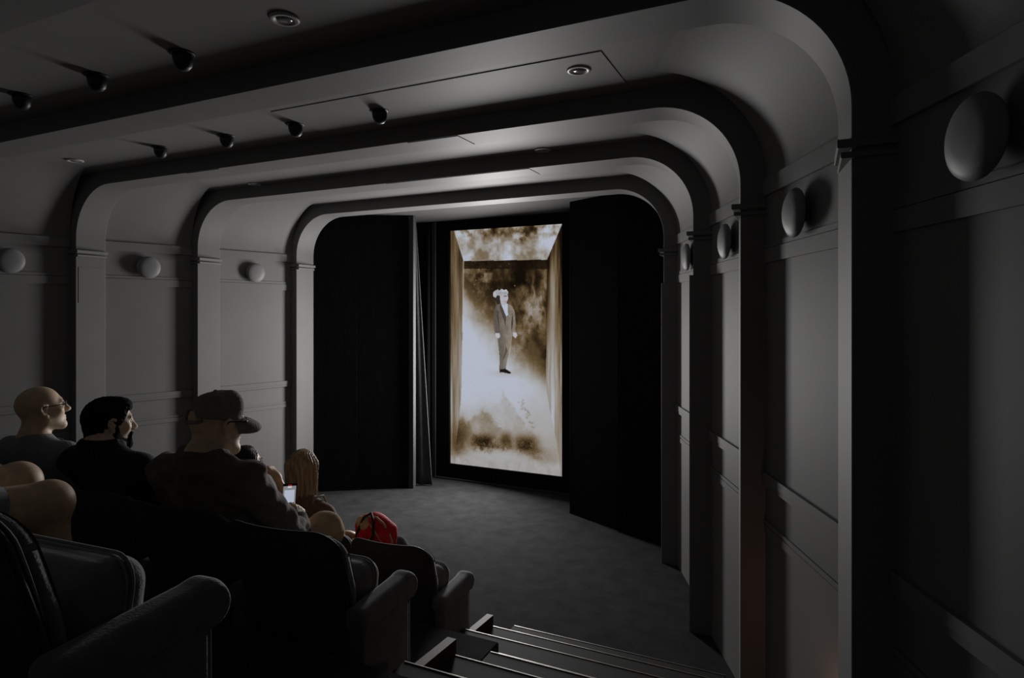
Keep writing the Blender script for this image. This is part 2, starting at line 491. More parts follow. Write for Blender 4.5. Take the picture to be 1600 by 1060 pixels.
HOUS = lathe_mesh('housing', [(0.0, -0.083), (0.018, -0.080), (0.034, -0.066), (0.043, -0.042), (0.045, -0.018), (0.040, 0.0), (0.0, 0.0)], 24)
FLNG = lathe_mesh('flange', [(0.0, 0.0), (0.058, 0.0), (0.058, -0.005), (0.05, -0.008), (0.0, -0.008)], 24)
def spot(x, y, label):
    e = empty('dome_spotlight', (x, y, ZC)); tag(e, label, 'spotlight', 'black dome spotlights on the ceiling')
    link('flange', FLNG, M_SPOT, e, True)
    h = link('dome_housing', HOUS, M_SPOT, e, True)
    h.rotation_euler = (R(12), 0, 0)
for x, l in ((-2.66, 'black dome spotlight nearest the top, rightmost of its row of three'), (-3.31, 'black dome spotlight, middle one of the upper row of three'), (-3.99, 'black dome spotlight at the left picture edge in the upper row')):
    spot(x, 2.00, l)
for x, l in ((-2.34, 'black dome spotlight, rightmost of the lower row of four'), (-3.01, 'black dome spotlight, second from right in the lower row of four'), (-3.64, 'black dome spotlight, third from right in the lower row of four'), (-4.33, 'black dome spotlight, leftmost of the lower row of four')):
    spot(x, 3.075, l)

# ------------------------------------------------------------------ the picture on the screen
def fbm(w, h, cells, rng, octaves=5, gain=0.55, aspect=(1, 1)):
    out = np.zeros((h, w)); amp = 1.0; tot = 0
    cx, cy = cells
    for _ in range(octaves):
        gx, gy = int(cx) + 2, int(cy) + 2
        g = rng.random((gy, gx))
        xs = np.linspace(0, gx - 1.001, w); ys = np.linspace(0, gy - 1.001, h)
        xi = xs.astype(int); yi = ys.astype(int)
        fx = xs - xi; fy = ys - yi
        fx = fx * fx * (3 - 2 * fx); fy = fy * fy * (3 - 2 * fy)
        a = g[yi][:, xi]; b = g[yi][:, np.minimum(xi + 1, gx - 1)]
        c = g[np.minimum(yi + 1, gy - 1)][:, xi]; d = g[np.minimum(yi + 1, gy - 1)][:, np.minimum(xi + 1, gx - 1)]
        fx_ = fx[None, :]; fy_ = fy[:, None]
        out += amp * ((a * (1 - fx_) + b * fx_) * (1 - fy_) + (c * (1 - fx_) + d * fx_) * fy_)
        tot += amp; amp *= gain; cx *= 2; cy *= 2
    return out / tot

def in_poly(x, y, poly):
    r = np.zeros(x.shape, bool)
    n = len(poly)
    for i in range(n):
        x0, y0 = poly[i]; x1, y1 = poly[(i + 1) % n]
        if y0 == y1: continue
        c = ((y0 > y) != (y1 > y)) & (x < (x1 - x0) * (y - y0) / (y1 - y0) + x0)
        r ^= c
    return r

def sstep(a, b, v):
    t = np.clip((v - a) / (b - a), 0, 1)
    return t * t * (3 - 2 * t)

def paint(W, Hh):
    rng = np.random.default_rng(7)
    s = np.linspace(0, 1, W)[None, :].repeat(Hh, 0)
    t = np.linspace(0, 1, Hh)[:, None].repeat(W, 1)
    sp = s * 7.6 / ((1 - s) * 8.27 + s * 7.6)
    x = (701 + 6 * t) * (1 - sp) + (877 + 4 * t) * sp
    y = (362 - 12 * sp) * (1 - t) + (725 + 20 * sp) * t
    n_cloud = fbm(W, Hh, (7, 14), rng)
    n_fine = fbm(W, Hh, (26, 50), rng)
    n_str = fbm(W, Hh, (16, 5), rng)
    n_wall = fbm(W, Hh, (34, 3), rng)
    n_grain = rng.random((Hh, W))
    # curling flame streaks
    n_warp = fbm(W, Hh, (5, 10), rng)
    ridge = 1 - np.abs(2 * fbm(W, Hh, (9, 9), rng) - 1) * 3.2
    con = lambda n, c=2.4: np.clip((n - .5) * c + .5, 0, 1)
    # back wall: dark, with pale curling streaks
    back = 0.05 + 0.26 * con(n_cloud, 3.2) + 0.2 * con(n_str, 2.5) * con(n_fine)
    right_glow = np.exp(-((x - 838) / 24) ** 2 - ((y - 470) / 55) ** 2)
    back += 0.38 * right_glow * np.clip(ridge, 0, 1)
    back += 0.24 * np.exp(-((x - 745) / 30) ** 2 - ((y - 425) / 16) ** 2) * con(n_fine)
    back -= 0.22 * np.exp(-((x - 812) / 14) ** 2 - ((y - 440) / 40) ** 2)
    left_tan = sstep(395, 520, y + (735 - x) * 1.0)
    back = np.maximum(back, 0.42 * left_tan * sstep(795, 722, x) * (0.7 + 0.5 * n_fine))
    back = np.where(y < 421, back * 0.35, back)
    edge = 487 + (x - 722) * 0.98 + (n_cloud - .5) * 46
    mist = sstep(-55, 30, y - edge)
    halo = sstep(-100, -10, y - edge)
    v = back * (1 - mist) + 0.985 * mist
    v = np.maximum(v, 0.45 * halo * (0.6 + .6 * n_cloud) * (x < 800))
    tan = np.exp(-((x - 832) / 15) ** 2 - ((y - 548) / 20) ** 2)
    v = v * (1 - .75 * tan) + 0.30 * .75 * tan
    # floor and dunes
    fl = sstep(585, 640, y)
    fv = 0.95 - 0.17 * sstep(600, 730, y) - 0.10 * sstep(790, 870, x) + (n_cloud - .5) * .12
    v = v * (1 - fl) + fv * fl
    def dune(cx, cy, rx, ry, val, amt, tex=0.0, p=2.0):
        nonlocal v
        q = (np.abs((x - cx) / rx) ** p + np.abs((y - cy + (n_fine - .5) * 9) / ry) ** p)
        m = np.exp(-q * 1.3) * amt
        v = v * (1 - m) + np.clip(val + (n_fine - .5) * tex * 2 + (n_grain - .5) * tex, 0, 1) * m
    def slope(x0, y0, x1, y1, x2, y2, val, amt):
        nonlocal v
        m = in_poly(x, y, [(x0, y0), (x1, y1), (x2, y2)]) * amt * sstep(y1 + 10, y0 - 5, y)
        v = v * (1 - m) + (val + (n_fine - .5) * .12) * m
    def mound(px, py, kl, kr, bot, val, amt):
        nonlocal v
        top = py + np.where(x < px, (px - x) * kl, (x - px) * kr) + (n_fine - .5) * 16 + (n_cloud - .5) * 10
        m = sstep(-2, 9, y - top) * sstep(bot + 14, bot - 16, y) * amt
        v = v * (1 - m) + (val + (n_fine - .5) * .16 + (n_grain - .5) * .05 + .10 * sstep(px + 4, px - 10, x)) * m
    mound(788, 612, 1.5, 1.35, 690, 0.74, 0.8)
    mound(756, 634, 0.95, 1.2, 690, 0.56, 0.9)
    mound(724, 648, 1.0, 1.3, 695, 0.50, 0.7)
    mound(808, 645, 1.1, 1.2, 692, 0.66, 0.6)
    dune(712, 685, 24, 36, 0.20, 1.0, .08, 2.4)
    dune(760, 652, 18, 16, 0.52, .6, .12)
    dune(758, 690, 22, 12, 0.16, 1.0, .30, 2.6)
    dune(770, 700, 26, 7, 0.20, .9, .30)
    dune(792, 690, 11, 15, 0.22, 1.0, .12, 2.4)
    dune(823, 695, 22, 16, 0.20, 1.0, .16, 2.8)
    dune(840, 708, 16, 10, 0.32, .8, .12)
    dune(862, 715, 22, 18, 0.58, .55, .06)
    base = sstep(708, 722, y - (x - 707) * .06)
    v = v * (1 - base) + (0.74 + (n_fine - .5) * .2) * base
    for k in range(26):
        q = rng.random(); px = 812 + 26 * q + rng.normal() * 2.5; py = 625 + 48 * q + rng.normal() * 2.5
        m = np.exp(-((x - px) / 1.6) ** 2 - ((y - py) / 1.3) ** 2) * .5
        v = v * (1 - m) + 0.45 * m
    # ceiling, side walls of the painted room
    cpoly = in_poly(x, y, [(699, 340), (722, 409), (853, 406), (880, 340)])
    cv = 0.72 + 0.55 * (con(n_cloud, 2.6) - .5) - 0.42 * sstep(385, 356, y + (n_warp - .5) * 40) * con(n_fine, 3) - .3 * np.exp(-((x - 790) / 40) ** 2 - ((y - 362) / 14) ** 2) + 0.12 * np.clip(ridge, 0, 1)
    v = np.where(cpoly, cv, v)
    lw = (x < 722 - 8 * sstep(600, 725, y)) & ~cpoly & (x < 722)
    lv = 0.36 + 0.5 * (n_wall - .5) * 2 * .7 + 0.22 * sstep(430, 640, y) - .12 * sstep(440, 380, y)
    fade = sstep(740, 620, y)
    lwm = lw * (0.25 + .75 * fade)
    v = v * (1 - lwm) + lv * lwm
    rb = 853 + 24 * sstep(585, 745, y)
    rw = (x > rb) & ~cpoly
    rv = 0.36 + 0.6 * (n_wall - .5) * 2 * .7 + 0.32 * sstep(450, 640, y) - .22 * sstep(440, 370, y)
    v = np.where(rw, rv, v)
    line = np.exp(-((x - 722) / 1.0) ** 2) * (y > 409) * (y < 520) * .5
    v = v + line * (1 - v)
    v = np.where((np.abs(x - 853) < .9) & (y > 407) & (y < 590), v * .85, v)
    # sparks
    for k in range(40):
        px, py = rng.uniform(735, 845), rng.uniform(410, 520)
        v = np.maximum(v, .75 * np.exp(-((x - px) / .9) ** 2 - ((y - py) / .9) ** 2) * rng.random())
    # shadow under the walking man
    sh = np.exp(-((x - 790) / 22) ** 2 - ((y - 584) / 5) ** 2) * .35
    v = v * (1 - sh) + .55 * sh
    v = v + (n_grain - .5) * .05
    stops = np.array([0, .18, .36, .55, .74, .9, 1.0])
    cols = np.array([(18, 12, 8), (52, 40, 24), (98, 80, 55), (133, 122, 108), (158, 156, 154), (170, 173, 180), (178, 184, 200)]) / 255.0
    v = np.clip(v, 0, 1)
    rgb = np.stack([np.interp(v, stops, cols[:, c]) for c in range(3)], -1)
    # the walking man, a pale figure in a loose suit
    def fill(poly, col, jit=0.05):
        m = in_poly(x, y, poly)
        c = np.array(col) / 255.0
        rgb[m] = np.clip(c[None, :] * (1 + (n_fine[m][:, None] - .5) * jit * 8), 0, 1)
    fill([(776, 522), (779, 545), (781, 563), (780, 578), (783, 582), (790, 581), (792, 566), (795, 551), (799, 534), (801, 520), (788, 512)], (112, 104, 95), .04)
    fill([(790, 541), (793, 549), (787, 562), (784, 566), (789, 552)], (78, 70, 62), .02)
    fill([(781, 578), (781, 583), (787, 583), (797, 585), (799, 583), (795, 580), (790, 577)], (28, 24, 22), .02)
    fill([(781, 474), (774, 478), (770, 486), (771, 508), (774, 522), (779, 524), (784, 517), (786, 523), (796, 525), (804, 522), (805, 505), (803, 487), (799, 479), (792, 475)], (108, 100, 91), .05)
    fig = in_poly(x, y, [(768, 474), (810, 474), (810, 582), (768, 582)]) & (np.abs(rgb.max(-1) - .43) < .14) & (rgb.max(-1) - rgb.min(-1) < .14) & in_poly(x, y, [(776, 474), (769, 486), (772, 522), (780, 582), (792, 582), (801, 524), (806, 520), (804, 486), (796, 475)])
    rgb[fig] *= (1.0 + (x[fig][:, None] - 786) / 70 + .35 * (n_str[fig][:, None] - .5))
    fill([(777, 484), (779, 505), (780, 522), (778, 508), (776, 494)], (66, 58, 50), .02)
    fill([(800, 488), (801, 505), (799, 521), (798, 505)], (70, 62, 54), .02)
    fill([(781, 474), (790, 495), (793, 493), (792, 476), (788, 473)], (178, 184, 200), 0)
    fill([(781, 474), (790, 496), (789, 510), (786, 500), (779, 480)], (72, 64, 58), .02)
    fill([(773, 521), (774, 527), (778, 530), (781, 527), (780, 521)], (176, 178, 186), 0)
    fill([(801, 520), (801, 526), (805, 529), (808, 525), (806, 520)], (176, 178, 186), 0)
    fill([(780, 459), (779, 468), (782, 476), (788, 478), (791, 472), (793, 467), (791, 458), (786, 455)], (168, 168, 174), .01)
    fill([(770, 461), (770, 467), (773, 471), (776, 477), (781, 475), (780, 466), (779, 460), (775, 457)], (46, 40, 34), .04)
    fill([(785, 463), (790, 462), (791, 464), (786, 465)], (120, 114, 110), .02)
    fill([(786, 472), (790, 471), (789, 473)], (128, 120, 116), .02)
    fill([(769, 464), (769, 458), (772, 455), (776, 453), (779, 455), (782, 452), (786, 454), (790, 453), (793, 457), (793, 461), (790, 459), (787, 461), (783, 459), (780, 463), (776, 462), (773, 466)], (164, 165, 170), .06)
    return np.where(rgb <= 0.04045, rgb / 12.92, ((rgb + 0.055) / 1.055) ** 2.4)

screen = empty('video_screen', ((SCR_X0 + SCR_X1) / 2, SCR_Y + .03, 0))
tag(screen, 'tall glowing screen showing a pale man walking in a misty room', 'screen')
GW, GH = 260, 506
rgb = paint(GW, GH)
SX, SY = screen.location.x, screen.location.y
xs = np.linspace(SCR_X0, SCR_X1, GW) - SX
zs = np.linspace(SCR_Z1, SCR_Z0, GH)
gx, gz = np.meshgrid(xs, zs)
V = np.stack([gx, np.full_like(gx, SCR_Y - SY), gz], -1).reshape(-1, 3)
idx = np.arange(GW * GH).reshape(GH, GW)
F = np.stack([idx[:-1, :-1], idx[1:, :-1], idx[1:, 1:], idx[:-1, 1:]], -1).reshape(-1, 4)
me = bpy.data.meshes.new('display')
me.from_pydata(V.tolist(), [], F.tolist()); me.update()
ca = me.color_attributes.new('picture', 'FLOAT_COLOR', 'POINT')
ca.data.foreach_set('color', np.concatenate([rgb.reshape(-1, 3), np.ones((GW * GH, 1))], 1).astype(np.float32).ravel())
link('display', me, attr_emission('screen_picture', 1.0), screen)
FX0, FX1, FZ1 = -4.46, -2.44, 3.39
yb0, yb1 = SCR_Y - 0.035 - SY, 7.215 - SY
box('bezel_side', FX0 - SX, SCR_X0 - SX, yb0, yb1, 0.015, FZ1, M_BEZEL, screen, .004, 1)
box('bezel_side', SCR_X1 - SX, FX1 - SX, yb0, yb1, 0.015, FZ1, M_BEZEL, screen, .004, 1)
box('bezel_top', SCR_X0 - SX, SCR_X1 - SX, yb0, yb1, SCR_Z1, FZ1, M_BEZEL, screen, .004, 1)
box('bezel_bottom', SCR_X0 - SX, SCR_X1 - SX, yb0, yb1, 0.015, SCR_Z0, M_BEZEL, screen, .004, 1)
box('back_plate', SCR_X0 - SX, SCR_X1 - SX, SCR_Y + .012 - SY, yb1, SCR_Z0, SCR_Z1, M_BEZEL, screen)
box('floor_lip', FX0 - .02 - SX, FX1 - SX, yb0 - .03, yb0 - .004, 0.0, 0.02, M_EDGE, screen, .002, 1)
box('edge_trim', FX0 - .07 - SX, FX0 - .012 - SX, yb0 - .01, yb1 - .01, 0.0, FZ1 + .0, M_EDGE, screen, .003, 1)
tp = box('top_trim', FX0 - .055 - SX, FX1 - SX, yb0 - .01, yb1, FZ1 + .002, FZ1 + .02, M_EDGE, screen, .002, 1)

# ------------------------------------------------------------------ black stage panels and drapes
def slab(name, p0, p1, z0, z1, th, m, parent, edge_m=None):
    p0 = Vector((*p0, 0)); p1 = Vector((*p1, 0))
    d = (p1 - p0).normalized(); n = Vector((-d.y, d.x, 0)) * th
    v = [p0, p1, p1 + n, p0 + n]
    vs_ = [Vector((a.x, a.y, z0)) for a in v] + [Vector((a.x, a.y, z1)) for a in v]
    return link(name, mesh(name, vs_, [(0, 3, 2, 1), (4, 5, 6, 7), (0, 1, 5, 4), (1, 2, 6, 5), (2, 3, 7, 6), (3, 0, 4, 7)]), m, parent)

pl = empty('stage_flat', (-5.0, 6.17, 0)); tag(pl, 'black masking panel with edge coloured paler as lit by the screen, left of the screen', 'stage flat')
slab('panel_board', (-0.03, 0.0), (0.50, 0.345), 0.0, ZC - 0.022, 0.05, M_BLACKDRAPE, pl)
slab('end_strip', (0.503, 0.345), (0.565, 0.345), 0.0, ZC - 0.022, 0.055, M_EDGE, pl)  # end of the black board, greyed for the light it catches
pl2 = empty('stage_flat', (-5.4, 5.84, 0)); tag(pl2, 'black masking panel tucked behind the left leg of the far rib', 'stage flat')
slab('panel_board', (-0.14, -0.02), (0.372, 0.322), 0.0, ZC - 0.022, 0.04, M_BLACKDRAPE, pl2)
pr2 = empty('stage_flat', (-2.34, 6.44, 0)); tag(pr2, 'black masking panel right of the screen', 'stage flat')
slab('panel_board', (0.0, 0.0), (0.61, -0.30), 0.0, ZC - 0.022, 0.06, M_BLACKDRAPE, pr2)
slab('end_strip', (-0.012, 0.006), (-0.001, 0.0), 0.0, ZC - 0.022, 0.06, M_BEZEL, pr2)
pr3 = empty('stage_flat', (-1.715, 6.11, 0)); tag(pr3, 'black masking panel behind the right leg of the far rib', 'stage flat')
slab('panel_board', (0.0, 0.0), (0.69, -0.2875), 0.0, ZC - 0.022, 0.05, M_BLACKDRAPE, pr3)

def drape(name, pts_top, pts_bot, z0, z1, m, label, wav=0.02, nw=6, nz=24, nx=60):
    """hanging cloth lofted from a top line to a bottom line in plan, with folds and thickness"""
    (ax, ay), (bx, by) = pts_top
    (cx, cy), (dx, dy) = pts_bot
    verts = []
    th = 0.012
    for side in (0, 1):
        for j in range(nz + 1):
            t = j / nz
            for i in range(nx + 1):
                q = i / nx
                X = (ax + (bx - ax) * q) * (1 - t) + (cx + (dx - cx) * q) * t
                Y = (ay + (by - ay) * q) * (1 - t) + (cy + (dy - cy) * q) * t
                Y += wav * math.sin(q * nw * 2 * math.pi + .6 * t) * (0.5 + t) + side * th
                X += wav * .4 * math.cos(q * nw * 2 * math.pi)
                verts.append((X, Y, z1 + (z0 - z1) * t))
    faces = []
    S = (nz + 1) * (nx + 1)
    for j in range(nz):
        for i in range(nx):
            a = j * (nx + 1) + i
            faces.append((a, a + nx + 1, a + nx + 2, a + 1))
            faces.append((S + a, S + a + 1, S + a + nx + 2, S + a + nx + 1))
    for j in range(nz):
        for i in (0, nx):
            a = j * (nx + 1) + i
            faces.append((a, S + a, S + a + nx + 1, a + nx + 1) if i == 0 else (a, a + nx + 1, S + a + nx + 1, S + a))
    for i in range(nx):
        for j in (0, nz):
            a = j * (nx + 1) + i
            faces.append((a, a + 1, S + a + 1, S + a) if j == 0 else (a, S + a, S + a + 1, a + 1))
    o = link(name, mesh(name, verts, faces), m, None, True)
    tag(o, label, 'curtain')
    return o
drape('stage_curtain', ((-4.85, 7.08), (-4.55, 7.05)), ((-4.85, 7.08), (-4.55, 7.05)), 0.02, 3.38, M_BLACKDRAPE, 'black curtain hanging in the gap left of the screen', 0.012, 3)
drape('stage_curtain', ((-4.552, 6.68), (-4.522, 6.70)), ((-4.53, 6.66), (-4.285, 6.72)), 0.01, 3.37, M_LITDRAPE, 'black curtain edge coloured grey as if lit, fanning out towards the floor left of the screen', 0.012, 1.5)
# ------------------------------------------------------------------ warm step light low on the right wall, behind the nearest rib
stp = empty('step_light', (0.105, 2.53, 0.72)); tag(stp, 'small warm step light low on the far side of the nearest right rib', 'step light')
stp.rotation_euler = (0, 0, R(58))
link('housing', box_mesh('housing', -0.03, 0.03, -0.002, 0.018, -0.03, 0.03, .004, 1), M_SPOT, stp)
mw = bpy.data.materials.new('warm_glow'); mw.use_nodes = True
mw.node_tree.nodes['Principled BSDF'].inputs['Emission Color'].default_value = (1.0, .45, .22, 1)
mw.node_tree.nodes['Principled BSDF'].inputs['Emission Strength'].default_value = 1.0
link('glow_window', box_mesh('glow_window', -0.02, 0.02, 0.018, 0.021, -0.02, 0.02), mw, stp)
wl = bpy.data.lights.new('step_glow', 'AREA'); wl.energy = 0.42; wl.color = (1.0, .52, .32); wl.size = .04
wo = bpy.data.objects.new('step_glow', wl); COL.objects.link(wo); wo.parent = stp; wo.location = (0, .024, 0); wo.rotation_euler = (R(90), 0, 0)
#@@PART3
# ------------------------------------------------------------------ signed-distance modelling (smooth bodies, cushions)
class Pr:
    __slots__ = ('k', 'a', 'b', 'ra', 'rb', 'Rm', 'op', 'sm')
def cap(a, b, ra, rb=None, sm=0.02, op=1):
    p = Pr(); p.k = 'cap'; p.a = np.array(a, float); p.b = np.array(b, float); p.ra = ra; p.rb = ra if rb is None else rb
    p.Rm = None; p.op = op; p.sm = sm
    return p
def ell(c, r, rot=(0, 0, 0), sm=0.02, op=1):
    p = Pr(); p.k = 'ell'; p.a = np.array(c, float); p.b = np.array(r if hasattr(r, '__len__') else (r, r, r), float); p.ra = p.rb = 0
    p.Rm = np.array(Euler([R(v) for v in rot]).to_matrix()); p.op = op; p.sm = sm
    return p
def rbox(c, h, rd, rot=(0, 0, 0), sm=0.02, op=1):
    p = ell(c, h, rot, sm, op); p.k = 'box'; p.ra = rd
    return p
def xform(prims, Rm, t, s=1.0):
    Rm = np.array(Rm); t = np.array(t, float); out = []
    for q in prims:
        p = Pr(); p.k = q.k; p.op = q.op; p.sm = q.sm * s
        if q.k == 'cap':
            p.a = Rm @ (q.a * s) + t; p.b = Rm @ (q.b * s) + t; p.ra = q.ra * s; p.rb = q.rb * s; p.Rm = None
        else:
            p.a = Rm @ (q.a * s) + t; p.b = q.b * s; p.ra = q.ra * s; p.rb = 0; p.Rm = Rm @ q.Rm
        out.append(p)
    return out
def grow(prims, d):
    out = []
    for q in prims:
        p = Pr(); p.k = q.k; p.op = q.op; p.sm = q.sm; p.a = q.a; p.Rm = q.Rm
        if q.k == 'cap': p.b = q.b; p.ra = q.ra + d; p.rb = q.rb + d
        else: p.b = q.b + d; p.ra = q.ra; p.rb = 0
        out.append(p)
    return out

def p_bounds(p, m):
    if p.k == 'cap':
        r = max(p.ra, p.rb) + m
        return np.minimum(p.a, p.b) - r, np.maximum(p.a, p.b) + r
    e = np.abs(p.Rm) @ p.b + m
    return p.a - e, p.a + e
def p_eval(p, X, Y, Z):
    if p.k == 'cap':
        ab = p.b - p.a
        L2 = float(ab @ ab) + 1e-12
        px, py, pz = X - p.a[0], Y - p.a[1], Z - p.a[2]
        h = np.clip((px * ab[0] + py * ab[1] + pz * ab[2]) / L2, 0, 1)
        return np.sqrt((px - h * ab[0]) ** 2 + (py - h * ab[1]) ** 2 + (pz - h * ab[2]) ** 2) - (p.ra + (p.rb - p.ra) * h)
    Rt = p.Rm.T
    px, py, pz = X - p.a[0], Y - p.a[1], Z - p.a[2]
    lx = Rt[0, 0] * px + Rt[0, 1] * py + Rt[0, 2] * pz
    ly = Rt[1, 0] * px + Rt[1, 1] * py + Rt[1, 2] * pz
    lz = Rt[2, 0] * px + Rt[2, 1] * py + Rt[2, 2] * pz
    if p.k == 'ell':
        k0 = np.sqrt((lx / p.b[0]) ** 2 + (ly / p.b[1]) ** 2 + (lz / p.b[2]) ** 2)
        k1 = np.sqrt((lx / p.b[0] ** 2) ** 2 + (ly / p.b[1] ** 2) ** 2 + (lz / p.b[2] ** 2) ** 2) + 1e-9
        return k0 * (k0 - 1) / k1
    rd = p.ra
    qx, qy, qz = np.abs(lx) - p.b[0] + rd, np.abs(ly) - p.b[1] + rd, np.abs(lz) - p.b[2] + rd
    out = np.sqrt(np.maximum(qx, 0) ** 2 + np.maximum(qy, 0) ** 2 + np.maximum(qz, 0) ** 2)
    return out + np.minimum(np.maximum(qx, np.maximum(qy, qz)), 0) - rd

def sdf_mesh(name, prims, res, post=None, pad=0.03):
    los, his = [], []
    for p in prims:
        if p.op > 0:
            a, b = p_bounds(p, pad); los.append(a); his.append(b)
    lo_, hi_ = np.min(los, 0), np.max(his, 0)
    n = np.ceil((hi_ - lo_) / res).astype(int) + 1
    ax = [(lo_[i] + np.arange(n[i]) * res).astype(np.float32) for i in range(3)]
    f = np.full(tuple(n), 0.06, np.float32)
    for p in prims:
        m = 0.045 + p.sm
        a, b = p_bounds(p, m)
        i0 = np.clip(np.floor((a - lo_) / res).astype(int), 0, n - 1); i1 = np.clip(np.ceil((b - lo_) / res).astype(int) + 1, 1, n)
        sl = tuple(slice(i0[i], i1[i]) for i in range(3))
        if any(i1[i] <= i0[i] for i in range(3)): continue
        X = ax[0][sl[0]][:, None, None]; Y = ax[1][sl[1]][None, :, None]; Z = ax[2][sl[2]][None, None, :]
        d = p_eval(p, X, Y, Z).astype(np.float32)
        g = f[sl]; k = max(p.sm, 1e-4)
        if p.op > 0:
            h = np.maximum(k - np.abs(g - d), 0) / k
            f[sl] = np.minimum(g, d) - h * h * k * 0.25
        else:
            d = -d
            h = np.maximum(k - np.abs(g - d), 0) / k
            f[sl] = np.maximum(g, d) + h * h * k * 0.25
    if post is not None:
        f = post(f, ax[0][:, None, None], ax[1][None, :, None], ax[2][None, None, :]).astype(np.float32)
    f[0] = f[-1] = 0.06; f[:, 0] = f[:, -1] = 0.06; f[:, :, 0] = f[:, :, -1] = 0.06
    s = f < 0
    c = np.zeros(tuple(n - 1), np.int8)
    for dx in (0, 1):
        for dy in (0, 1):
            for dz in (0, 1):
                c += s[dx:n[0] - 1 + dx, dy:n[1] - 1 + dy, dz:n[2] - 1 + dz]
    I, J, K = np.nonzero((c > 0) & (c < 8))
    vid = np.full(tuple(n - 1), -1, np.int32); vid[I, J, K] = np.arange(len(I))
    acc = np.zeros((len(I), 3)); cnt = np.zeros(len(I))
    for axis in range(3):
        o1, o2 = [q for q in range(3) if q != axis]
        for u in (0, 1):
            for v in (0, 1):
                d0 = [0, 0, 0]; d0[o1] = u; d0[o2] = v
                d1 = list(d0); d1[axis] = 1
                fa = f[I + d0[0], J + d0[1], K + d0[2]]; fb = f[I + d1[0], J + d1[1], K + d1[2]]
                m = (fa < 0) != (fb < 0)
                t = np.where(m, fa / np.where(m, fa - fb, 1), 0)
                pt = np.zeros((len(I), 3)); pt[:, o1] = u; pt[:, o2] = v; pt[:, axis] = t
                acc[m] += pt[m]; cnt[m] += 1
    V = (np.stack([I, J, K], 1) + acc / cnt[:, None]) * res + lo_
    quads = []
    for axis in range(3):
        o1, o2 = [(1, 2), (2, 0), (0, 1)][axis]
        sa = [slice(0, n[q] - 1) for q in range(3)]; sb = list(sa); sb[axis] = slice(1, n[axis])
        A, B = s[tuple(sa)], s[tuple(sb)]
        D = A != B
        ii = list(np.nonzero(D))
        ok = (ii[o1] > 0) & (ii[o2] > 0)
        ii = [q[ok] for q in ii]
        flip = A[tuple(ii)]
        def cell(da, db):
            q = [ii[0].copy(), ii[1].copy(), ii[2].copy()]
            q[o1] = q[o1] - da; q[o2] = q[o2] - db
            return vid[q[0], q[1], q[2]]
        q0, q1, q2, q3 = cell(1, 1), cell(0, 1), cell(0, 0), cell(1, 0)
        Q = np.stack([q0, q1, q2, q3], 1)
        Q[~flip] = Q[~flip][:, ::-1]
        quads.append(Q)
    Q = np.concatenate(quads)
    me = bpy.data.meshes.new(name)
    me.vertices.add(len(V)); me.vertices.foreach_set('co', V.astype(np.float32).ravel())
    me.loops.add(len(Q) * 4); me.loops.foreach_set('vertex_index', Q.astype(np.int32).ravel())
    me.polygons.add(len(Q)); me.polygons.foreach_set('loop_start', np.arange(0, len(Q) * 4, 4, dtype=np.int32))
    me.polygons.foreach_set('use_smooth', np.ones(len(Q), bool))
    me.update(calc_edges=True); me.validate()
    return me

# ------------------------------------------------------------------ seats
HW = 0.266
def sm01(t):
    t = min(max(t, 0.0), 1.0)
    return t * t * (3 - 2 * t)
def back_y(z): return -0.19 + 0.31 * (0.857 - z)
def back_shell(name, y_off0, y_off1, zt, zb, hw, rho, bulge, nu=36, nv=26):
    us = np.sin(np.linspace(-math.pi / 2, math.pi / 2, nu))
    vt = np.sin(np.linspace(0, math.pi / 2, nv))
    verts = []
    for side, yo in ((0, y_off0), (1, y_off1)):
        for v in vt:
            for u in us:
                w = hw - 0.032 * (1 - sm01((zb + v * (zt - zb) - 0.52) / 0.22))
                x = u * w
                e = max(0.0, abs(x) - (w - rho))
                ztop = zt - (rho - math.sqrt(max(rho * rho - e * e, 0)))
                z = zb + v * (ztop - zb)
                y = back_y(z) + 0.055 * u * u + yo
                if side == 1:
                    y += bulge * (1 - u ** 6) * (1 - (2 * v - 1) ** 8)
                verts.append((x, y, z))
    n = nu * nv
    faces = []
    for j in range(nv - 1):
        for i in range(nu - 1):
            a = j * nu + i
            faces.append((a, a + 1, a + nu + 1, a + nu))
            faces.append((n + a, n + a + nu, n + a + nu + 1, n + a + 1))
    ring = [i for i in range(nu)] + [j * nu + nu - 1 for j in range(1, nv)] + [(nv - 1) * nu + i for i in range(nu - 2, -1, -1)] + [j * nu for j in range(nv - 2, 0, -1)]
    for k in range(len(ring)):
        a, b = ring[k], ring[(k + 1) % len(ring)]
        faces.append((a, n + a, n + b, b))
    me = mesh(name, verts, faces)
    bm = bmesh.new(); bm.from_mesh(me); bmesh.ops.recalc_face_normals(bm, faces=bm.faces)
    for fc in bm.faces: fc.smooth = True
    bmesh.ops.bevel(bm, geom=[e for e in bm.edges if e.calc_face_angle(0) > 0.9], offset=0.005, segments=2, affect='EDGES')
    for fc in bm.faces: fc.smooth = True
    bm.to_mesh(me); bm.free()
    return me

